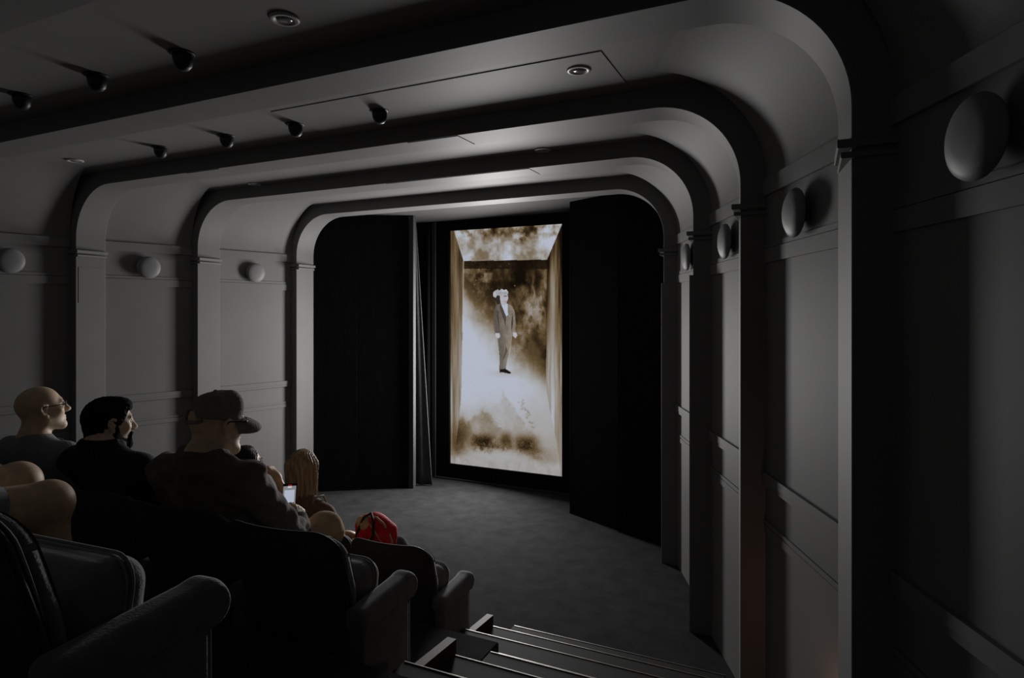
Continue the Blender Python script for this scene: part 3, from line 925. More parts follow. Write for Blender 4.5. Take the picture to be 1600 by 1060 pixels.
ME_PANEL = back_shell('back_panel', 0.0, 0.018, 0.902, 0.22, HW, 0.10, 0.0)
ME_CUSH = back_shell('back_cushion', 0.022, 0.058, 0.872, 0.33, HW - 0.012, 0.085, 0.03)
pp = []
for k in range(41):
    q = -1 + 2 * k / 40.0
    pp.append(q)
def pipe_pts(hw, zt, rho, zb, yo):
    pts = []
    N = 10
    for k in range(N):
        z = zb + (zt - rho - zb) * k / N; w = hw - 0.032 * (1 - sm01((z - 0.52) / 0.22))
        pts.append((-w, back_y(z) + 0.055 + yo, z))
    for k in range(9):
        a = math.pi - math.pi / 2 * k / 8
        x, z = -(hw - rho) + rho * math.cos(a), zt - rho + rho * math.sin(a)
        pts.append((x, back_y(z) + 0.055 * (x / hw) ** 2 + yo, z))
    for k in range(1, 12):
        x = -(hw - rho) + 2 * (hw - rho) * k / 12
        pts.append((x, back_y(zt) + 0.055 * (x / hw) ** 2 + yo, zt))
    return pts + [(-x, y, z) for (x, y, z) in pts[:19][::-1]]
ME_PIPE = tube_mesh('piping', pipe_pts(HW - 0.006, 0.888, 0.09, 0.33, 0.021), 0.005, 6)

def cushion_prims_up():
    return [rbox((0, 0.092, 0.49), (0.238, 0.085, 0.205), 0.062, (-9, 0, 0), 0.01), ell((0, 0.15, 0.50), (0.19, 0.05, 0.16), (-9, 0, 0), 0.05)]
def cushion_prims_down():
    return [rbox((0, 0.275, 0.415), (0.232, 0.215, 0.062), 0.055, (2, 0, 0), 0.01),
            ell((0, 0.28, 0.435), (0.20, 0.19, 0.06), (0, 0, 0), 0.04)]
ME_SEATUP = sdf_mesh('seat_cushion', cushion_prims_up(), 0.009)
ME_SEATDN = sdf_mesh('seat_cushion', cushion_prims_down(), 0.010)
def ring_up(y, hx, zc, hz, r):
    pts = []
    for cx, cz, a0 in ((hx - r, hz - r, 0), (-(hx - r), hz - r, 90), (-(hx - r), -(hz - r), 180), (hx - r, -(hz - r), 270)):
        for k in range(7):
            a = R(a0 + 15 * k)
            x, z = cx + r * math.cos(a), cz + r * math.sin(a)
            zz = zc + z
            pts.append((x, y + (zz - 0.49) * 0.158, zz))
    return pts
ME_SEAMUP = tube_mesh('seat_piping', ring_up(0.114, 0.2385, 0.492, 0.203, 0.064), 0.0045, 6, closed=True)
ME_SEAMUP2 = tube_mesh('seat_piping', ring_up(0.100, 0.2385, 0.492, 0.203, 0.064), 0.003, 6, closed=True)
ME_PAN = box_mesh('seat_pan', -0.20, 0.20, -0.005, 0.012, 0.33, 0.64, 0.008, 1)
ME_ARMPAD = sdf_mesh('arm_pad', [rbox((0, 0.112, 0.553), (0.046, 0.19, 0.046), 0.030, (2, 0, 0), 0.01), cap((-.012, 0.275, 0.547), (.012, 0.275, 0.547), .052, sm=.02)], 0.006, lambda f, X, Y, Z: np.maximum(f, np.abs(X) - .0465))
ME_ARMPANEL = box_mesh('arm_panel', -0.032, 0.032, -0.055, 0.268, 0.0, 0.54, 0.012, 3)
ME_ARMPIPE = tube_mesh('arm_piping', [(0.030, 0.268, 0.02), (0.030, 0.270, 0.25), (0.030, 0.268, 0.50)], 0.004, 6)
ME_FOOT = box_mesh('floor_bracket', -0.03, 0.03, -0.05, 0.25, 0.0, 0.02, 0.004, 1)
AX = 0.281
def make_arm(parent, x):
    a = link('armrest', ME_ARMPANEL, M_VELVET, parent, True); a.location = (x, 0, 0)
    link('arm_pad', ME_ARMPAD, M_VELVET, a)
    link('arm_piping', ME_ARMPIPE, M_VELVET_PIPE, a, True)
    link('floor_bracket', ME_FOOT, M_SHELL, a)
def seat(x, y, z, rz, folded, aisle, label, group):
    e = empty('theatre_seat', (x, y, z), rz)
    tag(e, label, 'seat', group)
    p = link('back_panel', ME_PANEL, M_SHELL, e)
    c = link('back_cushion', ME_CUSH, M_VELVET, e)
    link('piping', ME_PIPE, M_VELVET_PIPE, c, True)
    if folded:
        s_ = link('seat_cushion', ME_SEATUP, M_VELVET, e)
        link('seat_piping', ME_SEAMUP, M_VELVET_PIPE, s_, True)
        link('seat_piping', ME_SEAMUP2, M_VELVET_PIPE, s_, True)
        link('seat_pan', ME_PAN, M_SHELL, s_)
    else:
        link('seat_cushion', ME_SEATDN, M_VELVET, e)
    make_arm(e, -AX - 0.004)
    if aisle: make_arm(e, AX)
    return e
ROT = R(4)
ROW1, ROW2, ROW3 = (3.06, 0.0), (1.88, 0.51), (0.70, 0.985)
X1 = [-2.165, -2.735, -3.305]
X2 = [-1.79, -2.36, -2.93, -3.50]
X3 = [-1.515, -2.085, -2.655]
L1 = ['folded grey aisle seat in the front row nearest the stage', 'front row seat under the woman with long fair hair', 'front row seat of the person touching their glasses', 'hidden front row seat in front of the bearded man']
L2 = ['folded grey aisle seat in front of the cap man\'s knee, middle row', 'dark seat of the man in the cap', 'dark seat of the bearded man in black', 'dark seat of the bald man with glasses', 'dark middle row seat left of the bald man']
L3 = ['big folded grey aisle seat with rounded armrest in the left foreground', 'folded grey seat at the left edge beside the foreground aisle seat', 'foreground seat of the bare-kneed person']
F1 = [True, False, False, True]; F2 = [True, False, False, False, True]; F3 = [True, True, False]
for xs_, fs, ls, (yy, zz), g in ((X1, F1, L1, ROW1, 'front row seats'), (X2, F2, L2, ROW2, 'middle row seats'), (X3, F3, L3, ROW3, 'near row seats')):
    for k, (x, fo, la) in enumerate(zip(xs_, fs, ls)):
        seat(x, yy, zz, ROT, fo, k == 0, la, g)
#@@PART4
# ------------------------------------------------------------------ people
def head_prims(fem=0.0):
    P = [ell((0, -0.012, 0.034), (0.077, 0.098, 0.088), sm=0.02),
         ell((0, 0.030, -0.030), (0.062 - .004 * fem, 0.063, 0.082), sm=0.04),
         cap((0, 0.068, -0.098), (0, 0.074, -0.102), 0.022 - .004 * fem, sm=0.03)]
    for s in (-1, 1):
        P += [cap((s * 0.052, -0.004, -0.058), (s * 0.022, 0.068, -0.097), 0.022 - .004 * fem, 0.018, sm=0.025),
              ell((s * 0.044, 0.058, -0.016), (0.023, 0.024, 0.02), sm=0.02)]
    P += [ell((0, 0.080, 0.030), (0.047, 0.014, 0.011), sm=0.018),
          ell((-0.032, 0.096, 0.008), (0.019, 0.016, 0.012), sm=0.012, op=-1), ell((0.032, 0.096, 0.008), (0.019, 0.016, 0.012), sm=0.012, op=-1),
          cap((0, 0.090, 0.018), (0, 0.115, -0.026), 0.0075, 0.0125, sm=0.014),
          ell((-0.011, 0.103, -0.031), (0.009, 0.011, 0.008), sm=0.008), ell((0.011, 0.103, -0.031), (0.009, 0.011, 0.008), sm=0.008),
          ell((0, 0.089, -0.058), (0.023, 0.010, 0.006), sm=0.007), ell((0, 0.088, -0.070), (0.019, 0.010, 0.0065), sm=0.007),
          ell((0, 0.102, -0.0640), (0.022, 0.010, 0.0016), sm=0.004, op=-1)]
    for s in (-1, 1):   # ears: folded rim, lobe and bowl
        rim = [(0.070, 0.010, 0.012), (0.080, 0.004, 0.026), (0.086, -0.010, 0.031), (0.088, -0.022, 0.022), (0.087, -0.025, 0.004), (0.083, -0.018, -0.014), (0.077, -0.007, -0.026), (0.074, 0.002, -0.030)]
        rim = [(s * a, b, c) for a, b, c in rim]
        for q in range(len(rim) - 1):
            P.append(cap(rim[q], rim[q + 1], 0.0058, sm=0.004))
        P += [ell((s * 0.077, -0.008, 0.0), (0.006, 0.015, 0.025), sm=0.006),
              ell((s * 0.076, 0.001, -0.027), (0.006, 0.007, 0.008), sm=0.006),
              ell((s * 0.090, -0.004, -0.002), (0.0085, 0.008, 0.012), sm=0.003, op=-1),
              cap((s * 0.080, -0.016, 0.016), (s * 0.082, -0.014, -0.010), 0.0035, sm=0.005)]
    return P

def hand_prims(w, F, N, right=True, curl=(25, 35, 25), s=1.0, thumb=(0.5, 0.4)):
    w = np.array(w, float); F = np.array(F, float); F /= np.linalg.norm(F)
    N = np.array(N, float); N -= F * (N @ F); N /= np.linalg.norm(N)
    L = np.cross(F, N) * (1 if right else -1)
    P = [cap(w - F * .01, w + F * 0.03 * s, 0.027 * s, 0.026 * s, sm=0.02)]
    offs = (0.029, 0.010, -0.009, -0.027); lens = (0.072, 0.080, 0.075, 0.058)
    for o, ln in zip(offs, lens):
        k = w + F * (0.088 - abs(o - .005) * .25) * s + L * o * s
        P.append(cap(w + F * 0.02 * s + L * o * .6 * s, k, 0.0155 * s, 0.0115 * s, sm=0.010))
        a = 0.0; p = k
        for sg, c in zip((0.45, 0.31, 0.24), curl):
            a += R(c)
            q = p + (F * math.cos(a) + N * math.sin(a)) * ln * sg * s
            P.append(cap(p, q, 0.0092 * s, 0.0082 * s, sm=0.0035))
            p = q
    t0 = w + F * 0.022 * s + L * 0.022 * s
    t1 = t0 + (F * 0.75 + L * thumb[0] + N * thumb[1] * .6) * 0.042 * s
    t2 = t1 + (F * 0.9 + L * .1 + N * thumb[1]) * 0.032 * s
    t3 = t2 + (F * 0.9 - L * .1 + N * thumb[1]) * 0.024 * s
    P += [cap(t0, t1, 0.016 * s, 0.0125 * s, sm=0.012), cap(t1, t2, 0.011 * s, 0.010 * s, sm=0.005), cap(t2, t3, 0.0098 * s, 0.0085 * s, sm=0.004)]
    return P

def wob(amp, fr, seed=0):
    """gentle cloth folds"""
    def f(X, Y, Z):
        return amp * (np.sin(X * fr + 2.1 * np.sin(Z * fr * .55 + seed) + seed) * np.sin(Y * fr * .9 + Z * fr * .8 + 1.3 * seed) + .5 * np.sin(Z * fr * 1.9 + X * fr * .8 - Y * fr + seed))
    return f

DEF = dict(pelvis=(0, .15, .54), chest=(0, .035, .84), neck=(0, .0, 1.035),
           sh_l=(-.185, .01, .985), sh_r=(.185, .01, .985), el_l=(-.25, .16, .74), el_r=(.25, .16, .74), wr_l=(-.14, .38, .68), wr_r=(.14, .38, .68),
           hip_l=(-.09, .16, .545), hip_r=(.09, .16, .545), kn_l=(-.13, .60, .55), kn_r=(.13, .60, .55), an_l=(-.14, .62, .10), an_r=(.14, .62, .10),
           head=(0, .05, 1.20), hrot=(0, 0, 0), hs=1.0, arm=1.0, leg=1.0, bulk=1.0, fem=0.0)

def v3(p): return np.array(p, float)

def person(loc, S, J, skin, label, res=0.0055, hands=None, bare_legs=False):
    """one continuous body mesh in seat-local metres"""
    J = {**DEF, **J}
    Rh = np.array(Euler([R(a) for a in J['hrot']]).to_matrix())
    hd = v3(J['head']); nk = v3(J['neck']); ch = v3(J['chest']); pv = v3(J['pelvis'])
    P = xform(head_prims(J['fem']), Rh, hd, J['hs'])
    skull = hd + Rh @ (v3((0, -0.03, -0.055)) * J['hs'])
    nr = 0.060 - .012 * J['fem']
    P += [cap(skull, nk, nr * J['hs'], nr * 1.08, sm=0.03)]
    b = J['bulk']
    P += [cap(ch + v3((-.07, 0, 0)), pv + v3((-.06, 0, 0)), .085 * b, .085 * b, sm=.05), cap(ch + v3((.07, 0, 0)), pv + v3((.06, 0, 0)), .085 * b, .085 * b, sm=.05)]
    P += [cap(nk - v3((0, 0, .01)), ch, .06, .09, sm=.05)]
    for s, rt in (('l', False), ('r', True)):
        sh, el, wr = v3(J['sh_' + s]), v3(J['el_' + s]), v3(J['wr_' + s])
        a = J['arm']
        P += [cap(nk - v3((0, 0, .025)), sh, .045, .050 * a, sm=.05), cap(sh, el, .048 * a, .038 * a, sm=.03), cap(el, el + (wr - el) * .35, .038 * a, .040 * a, sm=.02), cap(el + (wr - el) * .35, wr, .040 * a, .026 * a, sm=.02)]
        h = (hands or {}).get(s, {})
        P += hand_prims(wr, h.get('F', (wr - el)), h.get('N', (0, 0, -1)), rt, h.get('curl', (25, 35, 25)), h.get('s', 1.0), h.get('thumb', (.5, .4)))
        hp, kn, an = v3(J['hip_' + s]), v3(J['kn_' + s]), v3(J['an_' + s])
        l = J['leg']
        P += [cap(hp, kn, .078 * l, .060 * l, sm=.03), ell(kn + v3((0, .008, 0)), (.058 * l, .056 * l, .060 * l), sm=.03), cap(kn, kn + (an - kn) * .4, .052 * l, .056 * l, sm=.02), cap(kn + (an - kn) * .4, an, .056 * l, .036 * l, sm=.02)]
        P += [cap(an - v3((0, .03, .05)), an + v3((0, .15, -.065)), .034, .026, sm=.02)]
    me = sdf_mesh('person', P, res)
    o = link('person', me, skin)
    o.location = loc
    o.scale = (S, S, S)
    tag(o, label, 'person', 'people watching the screen')
    return o, J

def shirt(o, J, m, name='shirt', sleeve='long', grow_=0.012, fold=0.004, fr=26, collar=True, seed=1.0, res=0.007, neck_cut=0.0):
    b = J['bulk']
    nk, ch, pv = v3(J['neck']), v3(J['chest']), v3(J['pelvis'])
    g = grow_
    P = []
    for s in (-1, 1):
        P += [cap(ch + v3((s * .075, 0, 0)), pv + v3((s * .07, 0, -.03)), .095 * b + g, .10 * b + g, sm=.06)]
        P += [cap(ch + v3((s * .075, .005, .05)), ch + v3((s * .11, .0, -.05)), .085 * b + g, sm=.05)]
    P += [cap(nk - v3((0, 0, .035)), ch, .075 + g, .10 + g, sm=.06)]
    for s in ('l', 'r'):
        sh, el, wr = v3(J['sh_' + s]), v3(J['el_' + s]), v3(J['wr_' + s])
        a = J['arm']
        P += [cap(nk + (sh - nk) * .15 - v3((0, 0, .03)), sh, .052 + g, .058 * a + g, sm=.06)]
        if sleeve == 'long':
            P += [cap(sh, el, .058 * a + g, .048 * a + g, sm=.03), cap(el, el + (wr - el) * .86, .046 * a + g, .036 * a + g, sm=.02)]
            c0 = el + (wr - el) * .80
            P += [cap(c0, el + (wr - el) * .90, .038 * a + g, .039 * a + g, sm=.006)]
        elif sleeve == 'short':
            P += [cap(sh, sh + (el - sh) * .62, .058 * a + g, .062 * a + g, sm=.03)]
    if collar:
        hd = v3(J['head'])
        up = (hd - nk); up /= np.linalg.norm(up)
        rr = 0.078 * max(1.0, J['hs']) + g * .5
        ring = []
        for k in range(14):
            an = 2 * math.pi * k / 14
            ring.append(nk + v3((math.cos(an) * rr, math.sin(an) * rr * 1.05, 0.0)) + up * (.026 - .040 * max(0, math.sin(an))) + v3((0, 0.004, 0)))
        for k in range(14):
            P.append(cap(ring[k], ring[(k + 1) % 14], .012, sm=.008))
            P.append(cap(ring[k] + up * .016, ring[(k + 1) % 14] + up * .016, .008, sm=.008))
    W = wob(fold, fr, seed)
    def post(f, X, Y, Z):
        r = f + np.where(np.abs(f) < 0.05, W(X, Y, Z), 0)
        return r
    me = sdf_mesh(name, P, res, post)
    return link(name, me, m, o)

def trousers(o, J, m, short=False, res=0.008, seed=2.0, fold=0.004, g=0.012):
    P = []
    pv = v3(J['pelvis']); l = J['leg']
    P += [ell(pv + v3((0, .0, -.01)), (.175 * J['bulk'], .13, .10), sm=.04)]
    for s in ('l', 'r'):
        hp, kn, an = v3(J['hip_' + s]), v3(J['kn_' + s]), v3(J['an_' + s])
        if short:
            P += [cap(hp, hp + (kn - hp) * .55, .085 * l + g, .078 * l + g, sm=.03)]
        else:
            P += [cap(hp, kn, .080 * l + g, .064 * l + g, sm=.03), ell(kn, .066 * l + g, sm=.03), cap(kn, an + v3((0, 0, .02)), .060 * l + g, .046 * l + g, sm=.02)]
    W = wob(fold, 34, seed)
    me = sdf_mesh('trousers', P, res, lambda f, X, Y, Z: f + np.where(np.abs(f) < .05, W(X, Y, Z), 0))
    t = link('shorts' if short else 'trousers', me, m, o)
    for s in ('l', 'r'):
        an = v3(J['an_' + s])
        sm_ = sdf_mesh('shoe', [cap(an + v3((0, -.04, -.055)), an + v3((0, .13, -.062)), .038, .034, sm=.02), ell(an + v3((0, -.01, -.035)), (.045, .06, .05), sm=.02)], .009)
        link('shoe', sm_, M_SHOE, o)
    return t

def head_child(o, J, name, me, m, parent=None):
    c = link(name, me, m, o)
    c.location = J['head']; c.rotation_euler = [R(a) for a in J['hrot']]; c.scale = (J['hs'],) * 3
    return c

EYE = sdf_mesh('eye', [ell((0, 0, 0), .0105)], .0025)
def face_bits(o, J, brow=M_BROW, brows=True):
    Rh = np.array(Euler([R(a) for a in J['hrot']]).to_matrix())
    for s in (-1, 1):
        e = link('eye', EYE, M_EYE, o)
        e.location = v3(J['head']) + Rh @ (v3((s * .031, .0775, .008)) * J['hs'])
        if brows:
            b = tube_mesh('eyebrow', [(s * .014, .094, .028), (s * .030, .093, .034), (s * .048, .080, .031)], [.003, .004, .002], 6)
            head_child(o, J, 'eyebrow', b, brow)

def glasses(o, J, m=M_GLASSES, r=.0024, half=0.024, hz=.017):
    rim_pts = lambda s: [(s * (.033 + half * math.cos(a)), .105 - .012 * abs(math.cos(a)) * (1 if math.cos(a) > 0 else 0), .006 + hz * math.sin(a)) for a in np.linspace(0, 2 * math.pi, 18, endpoint=False)]
    fr = tube_mesh('glasses', [(-.011, .109, .012), (0, .112, .015), (.011, .109, .012)], r, 6)
    g = head_child(o, J, 'glasses', fr, m)
    for s in (-1, 1):
        link('rim', tube_mesh('rim', rim_pts(s), r, 6, closed=True), m, g)
        link('temple_arm', tube_mesh('temple_arm', [(s * .057, .096, .012), (s * .072, .08, .014), (s * .083, .02, .020), (s * .086, -.008, .022), (s * .085, -.022, .006)], r * 1.1, 6), m, g)
        pts = rim_pts(s)
        v = pts + [(s * .033, .105, .006)]
        n = len(pts)
        link('lens', mesh('lens', v, [(k, (k + 1) % n, n) for k in range(n)]), M_GLASS, g)
    return g

def cut(*planes):
    """keep the part of a field on the inner side of every plane (n, d): n.p < d"""
    def post(f, X, Y, Z):
        for (nx, ny, nz), d in planes:
            f = np.maximum(f, nx * X + ny * Y + nz * Z - d)
        return f
    return post

# ---- bald man with glasses, grey T-shirt
bald, Jb = person((-3.50, ROW2[0], ROW2[1]), 1.0, dict(head=(-.09, .015, 1.182), hrot=(9, 0, -14), neck=(-.075, -.03, 1.035), sh_l=(-.26, -.03, .965), sh_r=(.13, .0, .965), chest=(-.04, .02, .82)), M_SKIN1,
                  'bald man in glasses and a grey T-shirt at the left')
shirt(bald, Jb, M_TEE, 't_shirt', 'short', .012, .003, 22, collar=False, seed=.4)
trousers(bald, Jb, M_DENIM)
face_bits(bald, Jb)
glasses(bald, Jb)
c = head_child(bald, Jb, 'neck_cord', tube_mesh('neck_cord', [(.078, -.03, -.125), (.060, .02, -.150), (.035, .055, -.172), (.0, .068, -.186), (-.04, .05, -.17)], .0022, 6), M_GLASSES)

# ---- bearded man in black
brd, Jd = person((-2.93, ROW2[0], ROW2[1]), 1.0, dict(head=(-.115, .02, 1.150), hrot=(-2, 0, -16), neck=(-.095, -.035, 1.048), sh_l=(-.28, -.03, .965), sh_r=(.13, -.005, .965), chest=(-.06, .02, .80)), M_SKIN2,
                 'bearded dark-haired man in a black shirt, second from left')
shirt(brd, Jd, M_BLKSHIRT, 'shirt', 'long', .014, .004, 24, seed=1.7)
trousers(brd, Jd, M_DENIM, seed=3)
face_bits(brd, Jd)
hair_cut = lambda f, X, Y, Z: np.maximum(np.maximum(f + np.clip(-.055 - Z, 0, .1) * .18 + .0022 * np.sin(X * 190 + 3 * np.sin(Z * 90)) * np.sin(Y * 170 + Z * 120),
                                         np.minimum(Y - (.052 + .42 * np.clip(Z - .03, -.08, .1)), np.maximum(Y - .095, .062 - Z))), np.maximum(-(Z + .105), np.where(Y > -.038, -(Z + .018) * .8 + np.clip(np.abs(X) - .04, -.05, .05) * .1, -1)))
hm = sdf_mesh('hair', [ell((0, -0.012, 0.034), (0.0835, 0.1055, 0.097), sm=.02), cap((0, -.036, -.04), (0, -.036, -.10), .064, .0585, sm=.03), ell((0, .05, .088), (.06, .045, .032), sm=.03)], .004, hair_cut)
head_child(brd, Jd, 'hair', hm, M_HAIRBLK)
bp = [cap((0, 0.068, -0.101), (0, 0.076, -0.108), 0.029, sm=.02)]
for s in (-1, 1):
    bp += [cap((s * .060, .010, -.020), (s * .056, .008, -.058), .018, .024, sm=.015), cap((s * .054, .004, -.058), (s * .022, .070, -.100), .026, .026, sm=.02), cap((s * .026, .088, -.050), (s * .028, .080, -.088), .009, .013, sm=.012)]
bp += [cap((-.024, .093, -.049), (.024, .093, -.049), .0065, sm=.008), ell((0, .098, -.066), (.018, .02, .006), sm=.004, op=-1), ell((0, .03, -.02), (.05, .075, .05), sm=.01, op=-1)]
bm_ = sdf_mesh('beard', bp, .004, lambda f, X, Y, Z: f + .002 * np.sin(X * 260 + 2 * np.sin(Z * 130)) * np.sin(Y * 240 + Z * 190))
head_child(brd, Jd, 'beard', bm_, M_BEARD)

# ---- man in a cap, holding a telephone
capm, Jc = person((-2.36, ROW2[0], ROW2[1]), 1.0, dict(head=(-.012, .075, 1.185), hrot=(-3, 0, -6), hs=1.13, bulk=1.16, arm=1.12, leg=1.08, neck=(0, -.02, 1.062), chest=(0, .04, .83), sh_l=(-.225, -.005, .975), sh_r=(.225, .03, .975),
                  el_r=(.275, .20, .715), wr_r=(.17, .38, .672), el_l=(-.27, .15, .70), wr_l=(-.06, .36, .68), kn_r=(.185, .545, .60), kn_l=(-.10, .58, .56)), M_SKIN1,
                  'man in a dark baseball cap looking at his phone', hands={'r': dict(F=(-.42, .45, .62), N=(-1, .15, .1), curl=(45, 50, 35), thumb=(.25, .55), s=1.06)})
shirt(capm, Jc, M_OLIVE, 'shirt', 'long', .016, .0085, 34, seed=2.6)
trousers(capm, Jc, M_KHAKI, fold=.005, seed=.9)
face_bits(capm, Jc)
glasses(capm, Jc, r=.003)
cm = sdf_mesh('baseball_cap', [ell((0, -.012, .036), (.0865, .108, .098), sm=.01), ell((0, .045, .085), (.066, .05, .05), sm=.03), ell((0, -.128, .042), (.034, .04, .030), sm=.004, op=-1)], .004,
              lambda f, X, Y, Z: np.maximum(f + .0016 * np.sin(Y * 85 + 2.2 * np.sin(X * 60 + Z * 40)) * np.clip((Z - .03) * 12, 0, 1), -(Z - .028 + .10 * Y)))
cp = head_child(capm, Jc, 'baseball_cap', cm, M_CAP)
bv, bf = [], []
NB, NR = 18, 7
for lay in (0, 1):
    for j in range(NR):
        t = j / (NR - 1)
        for i in range(NB):
            a = math.pi * (i / (NB - 1))
            x = .078 * math.cos(a)
            y0 = .030 + .062 * math.sin(a) ** .8
            y1 = .040 + .150 * math.sin(a) ** .62
            y = y0 + (y1 - y0) * t
            z = .030 - .006 * t - .12 * (y - .09) * t - .022 * t * t - 4.6 * x * x * (.45 + .75 * t) - lay * .0045
            bv.append((x, y, z))
n_ = NB * NR
for j in range(NR - 1):
    for i in range(NB - 1):
        a = j * NB + i
        bf.append((a, a + 1, a + NB + 1, a + NB)); bf.append((n_ + a, n_ + a + NB, n_ + a + NB + 1, n_ + a + 1))
for i in range(NB - 1):
    a = (NR - 1) * NB + i
    bf.append((a, a + 1, n_ + a + 1, n_ + a))
bm2 = bmesh.new()
vv = [bm2.verts.new(q) for q in bv]
for q in bf: bm2.faces.new([vv[i] for i in q])
link('cap_bill', bm_mesh('cap_bill', bm2), M_CAP, cp, True)
link('cap_button', sdf_mesh('cap_button', [ell((0, -.012, .1345), (.009, .009, .006))], .002), M_CAP, cp)
link('cap_strap', tube_mesh('cap_strap', [(.05, -.093, .030), (.03, -.110, .024), (0, -.117, .021), (-.03, -.110, .024), (-.05, -.093, .030)], .0065, 8), M_CAP, cp, True)

# the telephone in his hand
ph = empty('telephone', (-2.312, 2.325, 1.275)); tag(ph, 'lit mobile phone held by the man in the cap', 'phone')
ph.rotation_euler = (R(-20), R(-5), R(20))
link('phone_body', box_mesh('phone_body', -.037, .037, -.0045, .0045, -.076, .076, .004, 2), M_PHONE, ph)
def emit(name, col, st):
    m = bpy.data.materials.new(name); m.use_nodes = True; nt = m.node_tree
    b = nt.nodes['Principled BSDF']; b.inputs['Base Color'].default_value = (0, 0, 0, 1)
    n = nt.nodes.new('ShaderNodeTexNoise'); n.inputs['Scale'].default_value = 9
    r = nt.nodes.new('ShaderNodeValToRGB')
    r.color_ramp.elements[0].color = (*[c * .9 for c in col], 1); r.color_ramp.elements[1].color = (*col, 1)
    nt.links.new(n.outputs['Fac'], r.inputs[0]); nt.links.new(r.outputs[0], b.inputs['Emission Color'])
    b.inputs['Emission Strength'].default_value = st
    return m
M_PSCR = emit('phone_picture', (.42, .46, .56), 1.0)
M_PGREY = emit('phone_grey_area', (.22, .22, .23), 1.0)
M_PRED = emit('phone_red_mark', (.35, .02, .02), 1.0)
M_PWHITE = emit('phone_white_mark', (.55, .55, .55), 1.0)
M_PDARK = emit('phone_dark_mark', (.10, .08, .06), 1.0)
sc_ = link('phone_screen', box_mesh('phone_screen', -.033, .033, -.0053, -.0046, -.072, .062), M_PGREY, ph)
link('screen_picture', box_mesh('screen_picture', -.0255, .026, -.0057, -.0054, -.072, .043), M_PSCR, sc_)
link('screen_badge', box_mesh('screen_badge', -.010, .010, -.0057, -.0054, .053, .061), M_PWHITE, sc_)
link('screen_mark', box_mesh('screen_mark', -.009, .011, -.0057, -.0054, .063, .068), M_PRED, sc_)
for (a, b) in ((-.004, -.018), (.006, -.024), (-.002, -.032), (-.012, -.04)):
    link('screen_speck', box_mesh('screen_speck', a, a + .003, -.0060, -.0057, b, b + .003), M_PDARK, sc_)

# ---- person touching their glasses, front row
dk, Jk = person((-3.305, ROW1[0], ROW1[1]), .97, dict(fem=1, head=(-.15, .02, 1.205), hrot=(0, 0, -10), hs=.96, neck=(-.12, -.03, 1.03), sh_l=(-.29, -.02, .97), sh_r=(.045, .0, .97), chest=(-.06, .02, .86),
              el_r=(.13, .20, .80), wr_r=(-.005, .155, 1.10), arm=.9), M_SKIN3, 'dark-haired person raising a hand to their glasses in the front row',
              hands={'r': dict(F=(-.62, -.05, .62), N=(-.75, -.25, -.6), curl=(40, 50, 35), s=.95)})
shirt(dk, Jk, M_BLKSHIRT, 'top', 'none', .010, .003, 24, collar=False, res=.009)
trousers(dk, Jk, M_DENIM, res=.010)
face_bits(dk, Jk)
glasses(dk, Jk)
strand = lambda amp, n: (lambda X, Y, Z: amp * np.sin(np.arctan2(X, -Y + .02) * n + 1.2 * np.sin(Z * 28)))
S1 = strand(.003, 34)
hk = sdf_mesh('hair', [ell((0, -.015, .034), (.087, .108, .099), sm=.02), cap((-.05, -.045, -.02), (-.055, -.05, -.15), .048, .03, sm=.04), cap((.05, -.045, -.02), (.055, -.05, -.15), .048, .03, sm=.04), cap((0, -.07, -.02), (0, -.075, -.16), .055, .035, sm=.04)], .0045,
              lambda f, X, Y, Z: np.maximum(f + S1(X, Y, Z), np.minimum(Y - (.035 + .45 * np.clip(Z - .02, -.05, .09)), 1)))
head_child(dk, Jk, 'hair', hk, M_HAIRDRK)
link('bracelet', tube_mesh('bracelet', [v3((.085, .185, .885)) + v3((math.cos(a) * .035, math.sin(a) * .036, math.cos(a) * .02)) for a in np.linspace(0, 2 * math.pi, 16, endpoint=False)], .006, 6, closed=True), M_REDCORD, dk, True)

# ---- woman with long fair hair, front row
bl, Jl = person((-2.735, ROW1[0], ROW1[1]), .97, dict(fem=1, head=(-.205, .01, 1.23), hrot=(0, -3, 14), hs=.95, neck=(-.175, -.035, 1.06), sh_l=(-.33, -.02, .985), sh_r=(-.01, .0, .965), chest=(-.12, .015, .84),
              el_r=(.04, .13, .72), wr_r=(.07, .38, .655), arm=.88), M_SKIN3, 'woman with long straight fair hair in the front row',
              hands={'r': dict(F=(.15, .9, -.2), N=(-.3, .1, -.9), curl=(20, 30, 20), s=.95)})
shirt(bl, Jl, M_BROWNTOP, 'tank_top', 'none', .004, .002, 24, collar=False, res=.009)
trousers(bl, Jl, M_DENIM, res=.010, seed=5)
face_bits(bl, Jl)
S2 = strand(.0042, 30); S3 = strand(.002, 71)
hb = [ell((0, -.013, .034), (.088, .110, .100), sm=.02)]
for x0, x1, y0, y1, zz, r0, r1 in ((-.058, -.072, -.03, -.070, -.32, .050, .022), (.058, .070, -.028, -.06, -.33, .050, .02), (0, 0, -.065, -.105, -.32, .060, .028), (-.035, -.04, -.055, -.098, -.335, .054, .022), (.035, .045, -.055, -.095, -.34, .054, .022), (.064, .082, .012, -.01, -.29, .034, .014)):
    hb.append(cap((x0, y0, .02), (x1, y1, zz), r0, r1, sm=.035))
hbm = sdf_mesh('hair', hb, .0045, lambda f, X, Y, Z: np.maximum(f + S2(X, Y, Z) + S3(X, Y, Z), Y - (.045 + .45 * np.clip(Z - .02, -.06, .09))))
head_child(bl, Jl, 'hair', hbm, M_BLONDE)
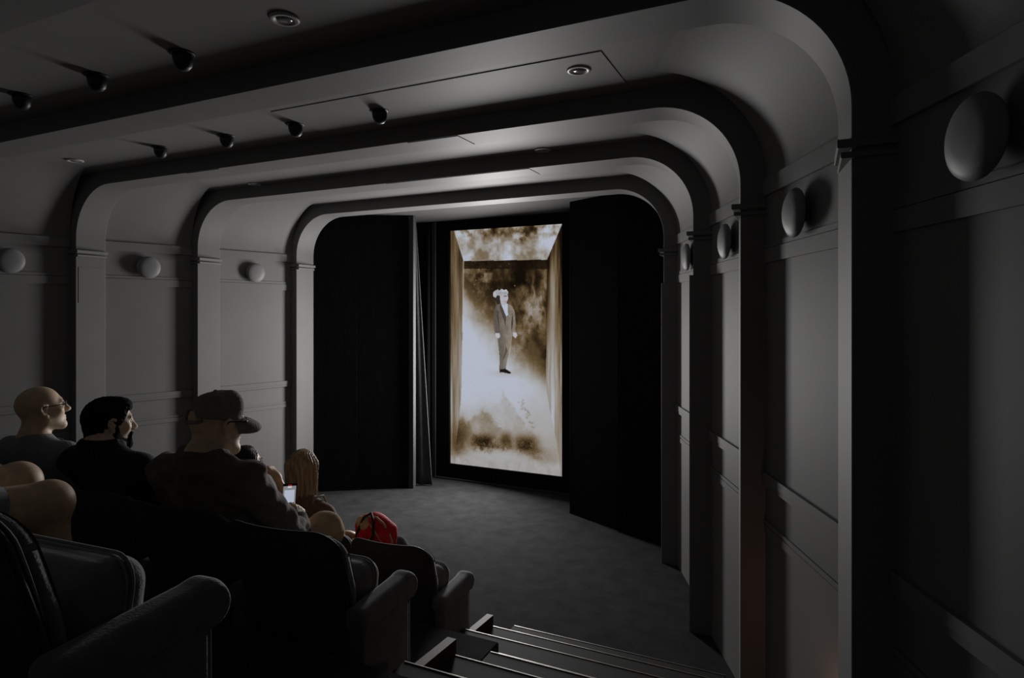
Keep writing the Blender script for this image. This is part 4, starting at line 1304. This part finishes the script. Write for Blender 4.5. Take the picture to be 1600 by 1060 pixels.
link('shoulder_strap', tube_mesh('shoulder_strap', [(-.055, .095, .90), (-.05, .065, .99), (-.052, .03, 1.062), (-.062, -.03, 1.065), (-.085, -.09, .98), (-.09, -.105, .90)], .0075, 6), M_STRAP, bl, True)

# ---- red bag on her lap
bag = empty('shoulder_bag', (-2.68, 3.50, .612)); tag(bag, 'red rounded bag with tan piping on the fair-haired woman\'s lap', 'bag')
bagm = sdf_mesh('bag_body', [ell((0, 0, .085), (.155, .085, .115), (0, 12, 0), sm=.02), rbox((-.01, 0, .055), (.14, .07, .06), .04, (0, 6, 0), sm=.05)], .008, lambda f, X, Y, Z: f + .004 * np.sin(X * 45 + 2 * np.sin(Z * 30)))
link('bag_body', bagm, M_REDBAG, bag)
link('bag_piping', tube_mesh('bag_piping', [(-.15, -.03, .05), (-.11, -.04, .13), (-.04, -.045, .185), (.03, -.045, .190), (.09, -.045, .155), (.135, -.04, .09), (.15, -.03, .03)], .0075, 6), M_BAGTRIM, bag, True)
link('bag_piping', tube_mesh('bag_piping', [(-.02, -.083, .17), (.03, -.088, .13), (.075, -.085, .075), (.11, -.075, .02)], .005, 6), M_BAGTRIM, bag, True)
link('bag_flap', sdf_mesh('bag_flap', [ell((-.06, -.055, .135), (.07, .04, .05), (0, 20, 0), sm=.02)], .007), M_BAGTRIM, bag)
link('bag_strap', tube_mesh('bag_strap', [(-.13, -.06, .04), (-.09, -.09, .10), (-.05, -.08, .19), (-.01, -.05, .215), (.04, -.09, .17), (.05, -.11, .09), (.02, -.11, .03)], .010, 6), M_BAGDARK, bag, True)

# ---- bare-kneed person in the near row
kn, Jn = person((-2.62, ROW3[0], ROW3[1]), 1.0, dict(leg=1.28, bulk=1.1, kn_r=(.19, .60, .535), kn_l=(-.12, .66, .555), an_r=(.15, .62, .10), an_l=(-.10, .70, .10), head=(0, .04, 1.22), wr_r=(.08, .34, .70), wr_l=(-.08, .34, .70)), M_SKIN1,
                'bare-kneed person cut off by the left picture edge')
shirt(kn, Jn, M_DENIM, 'shirt', 'short', .012, .004, 24, collar=False, res=.010)
trousers(kn, Jn, M_TEE, short=True, res=.010)
face_bits(kn, Jn)
hn = sdf_mesh('hair', [ell((0, -.013, .036), (.085, .106, .098), sm=.02), cap((0, -.05, -.04), (0, -.052, -.08), .066, .058, sm=.03)], .005, hair_cut)
head_child(kn, Jn, 'hair', hn, M_HAIRDRK)
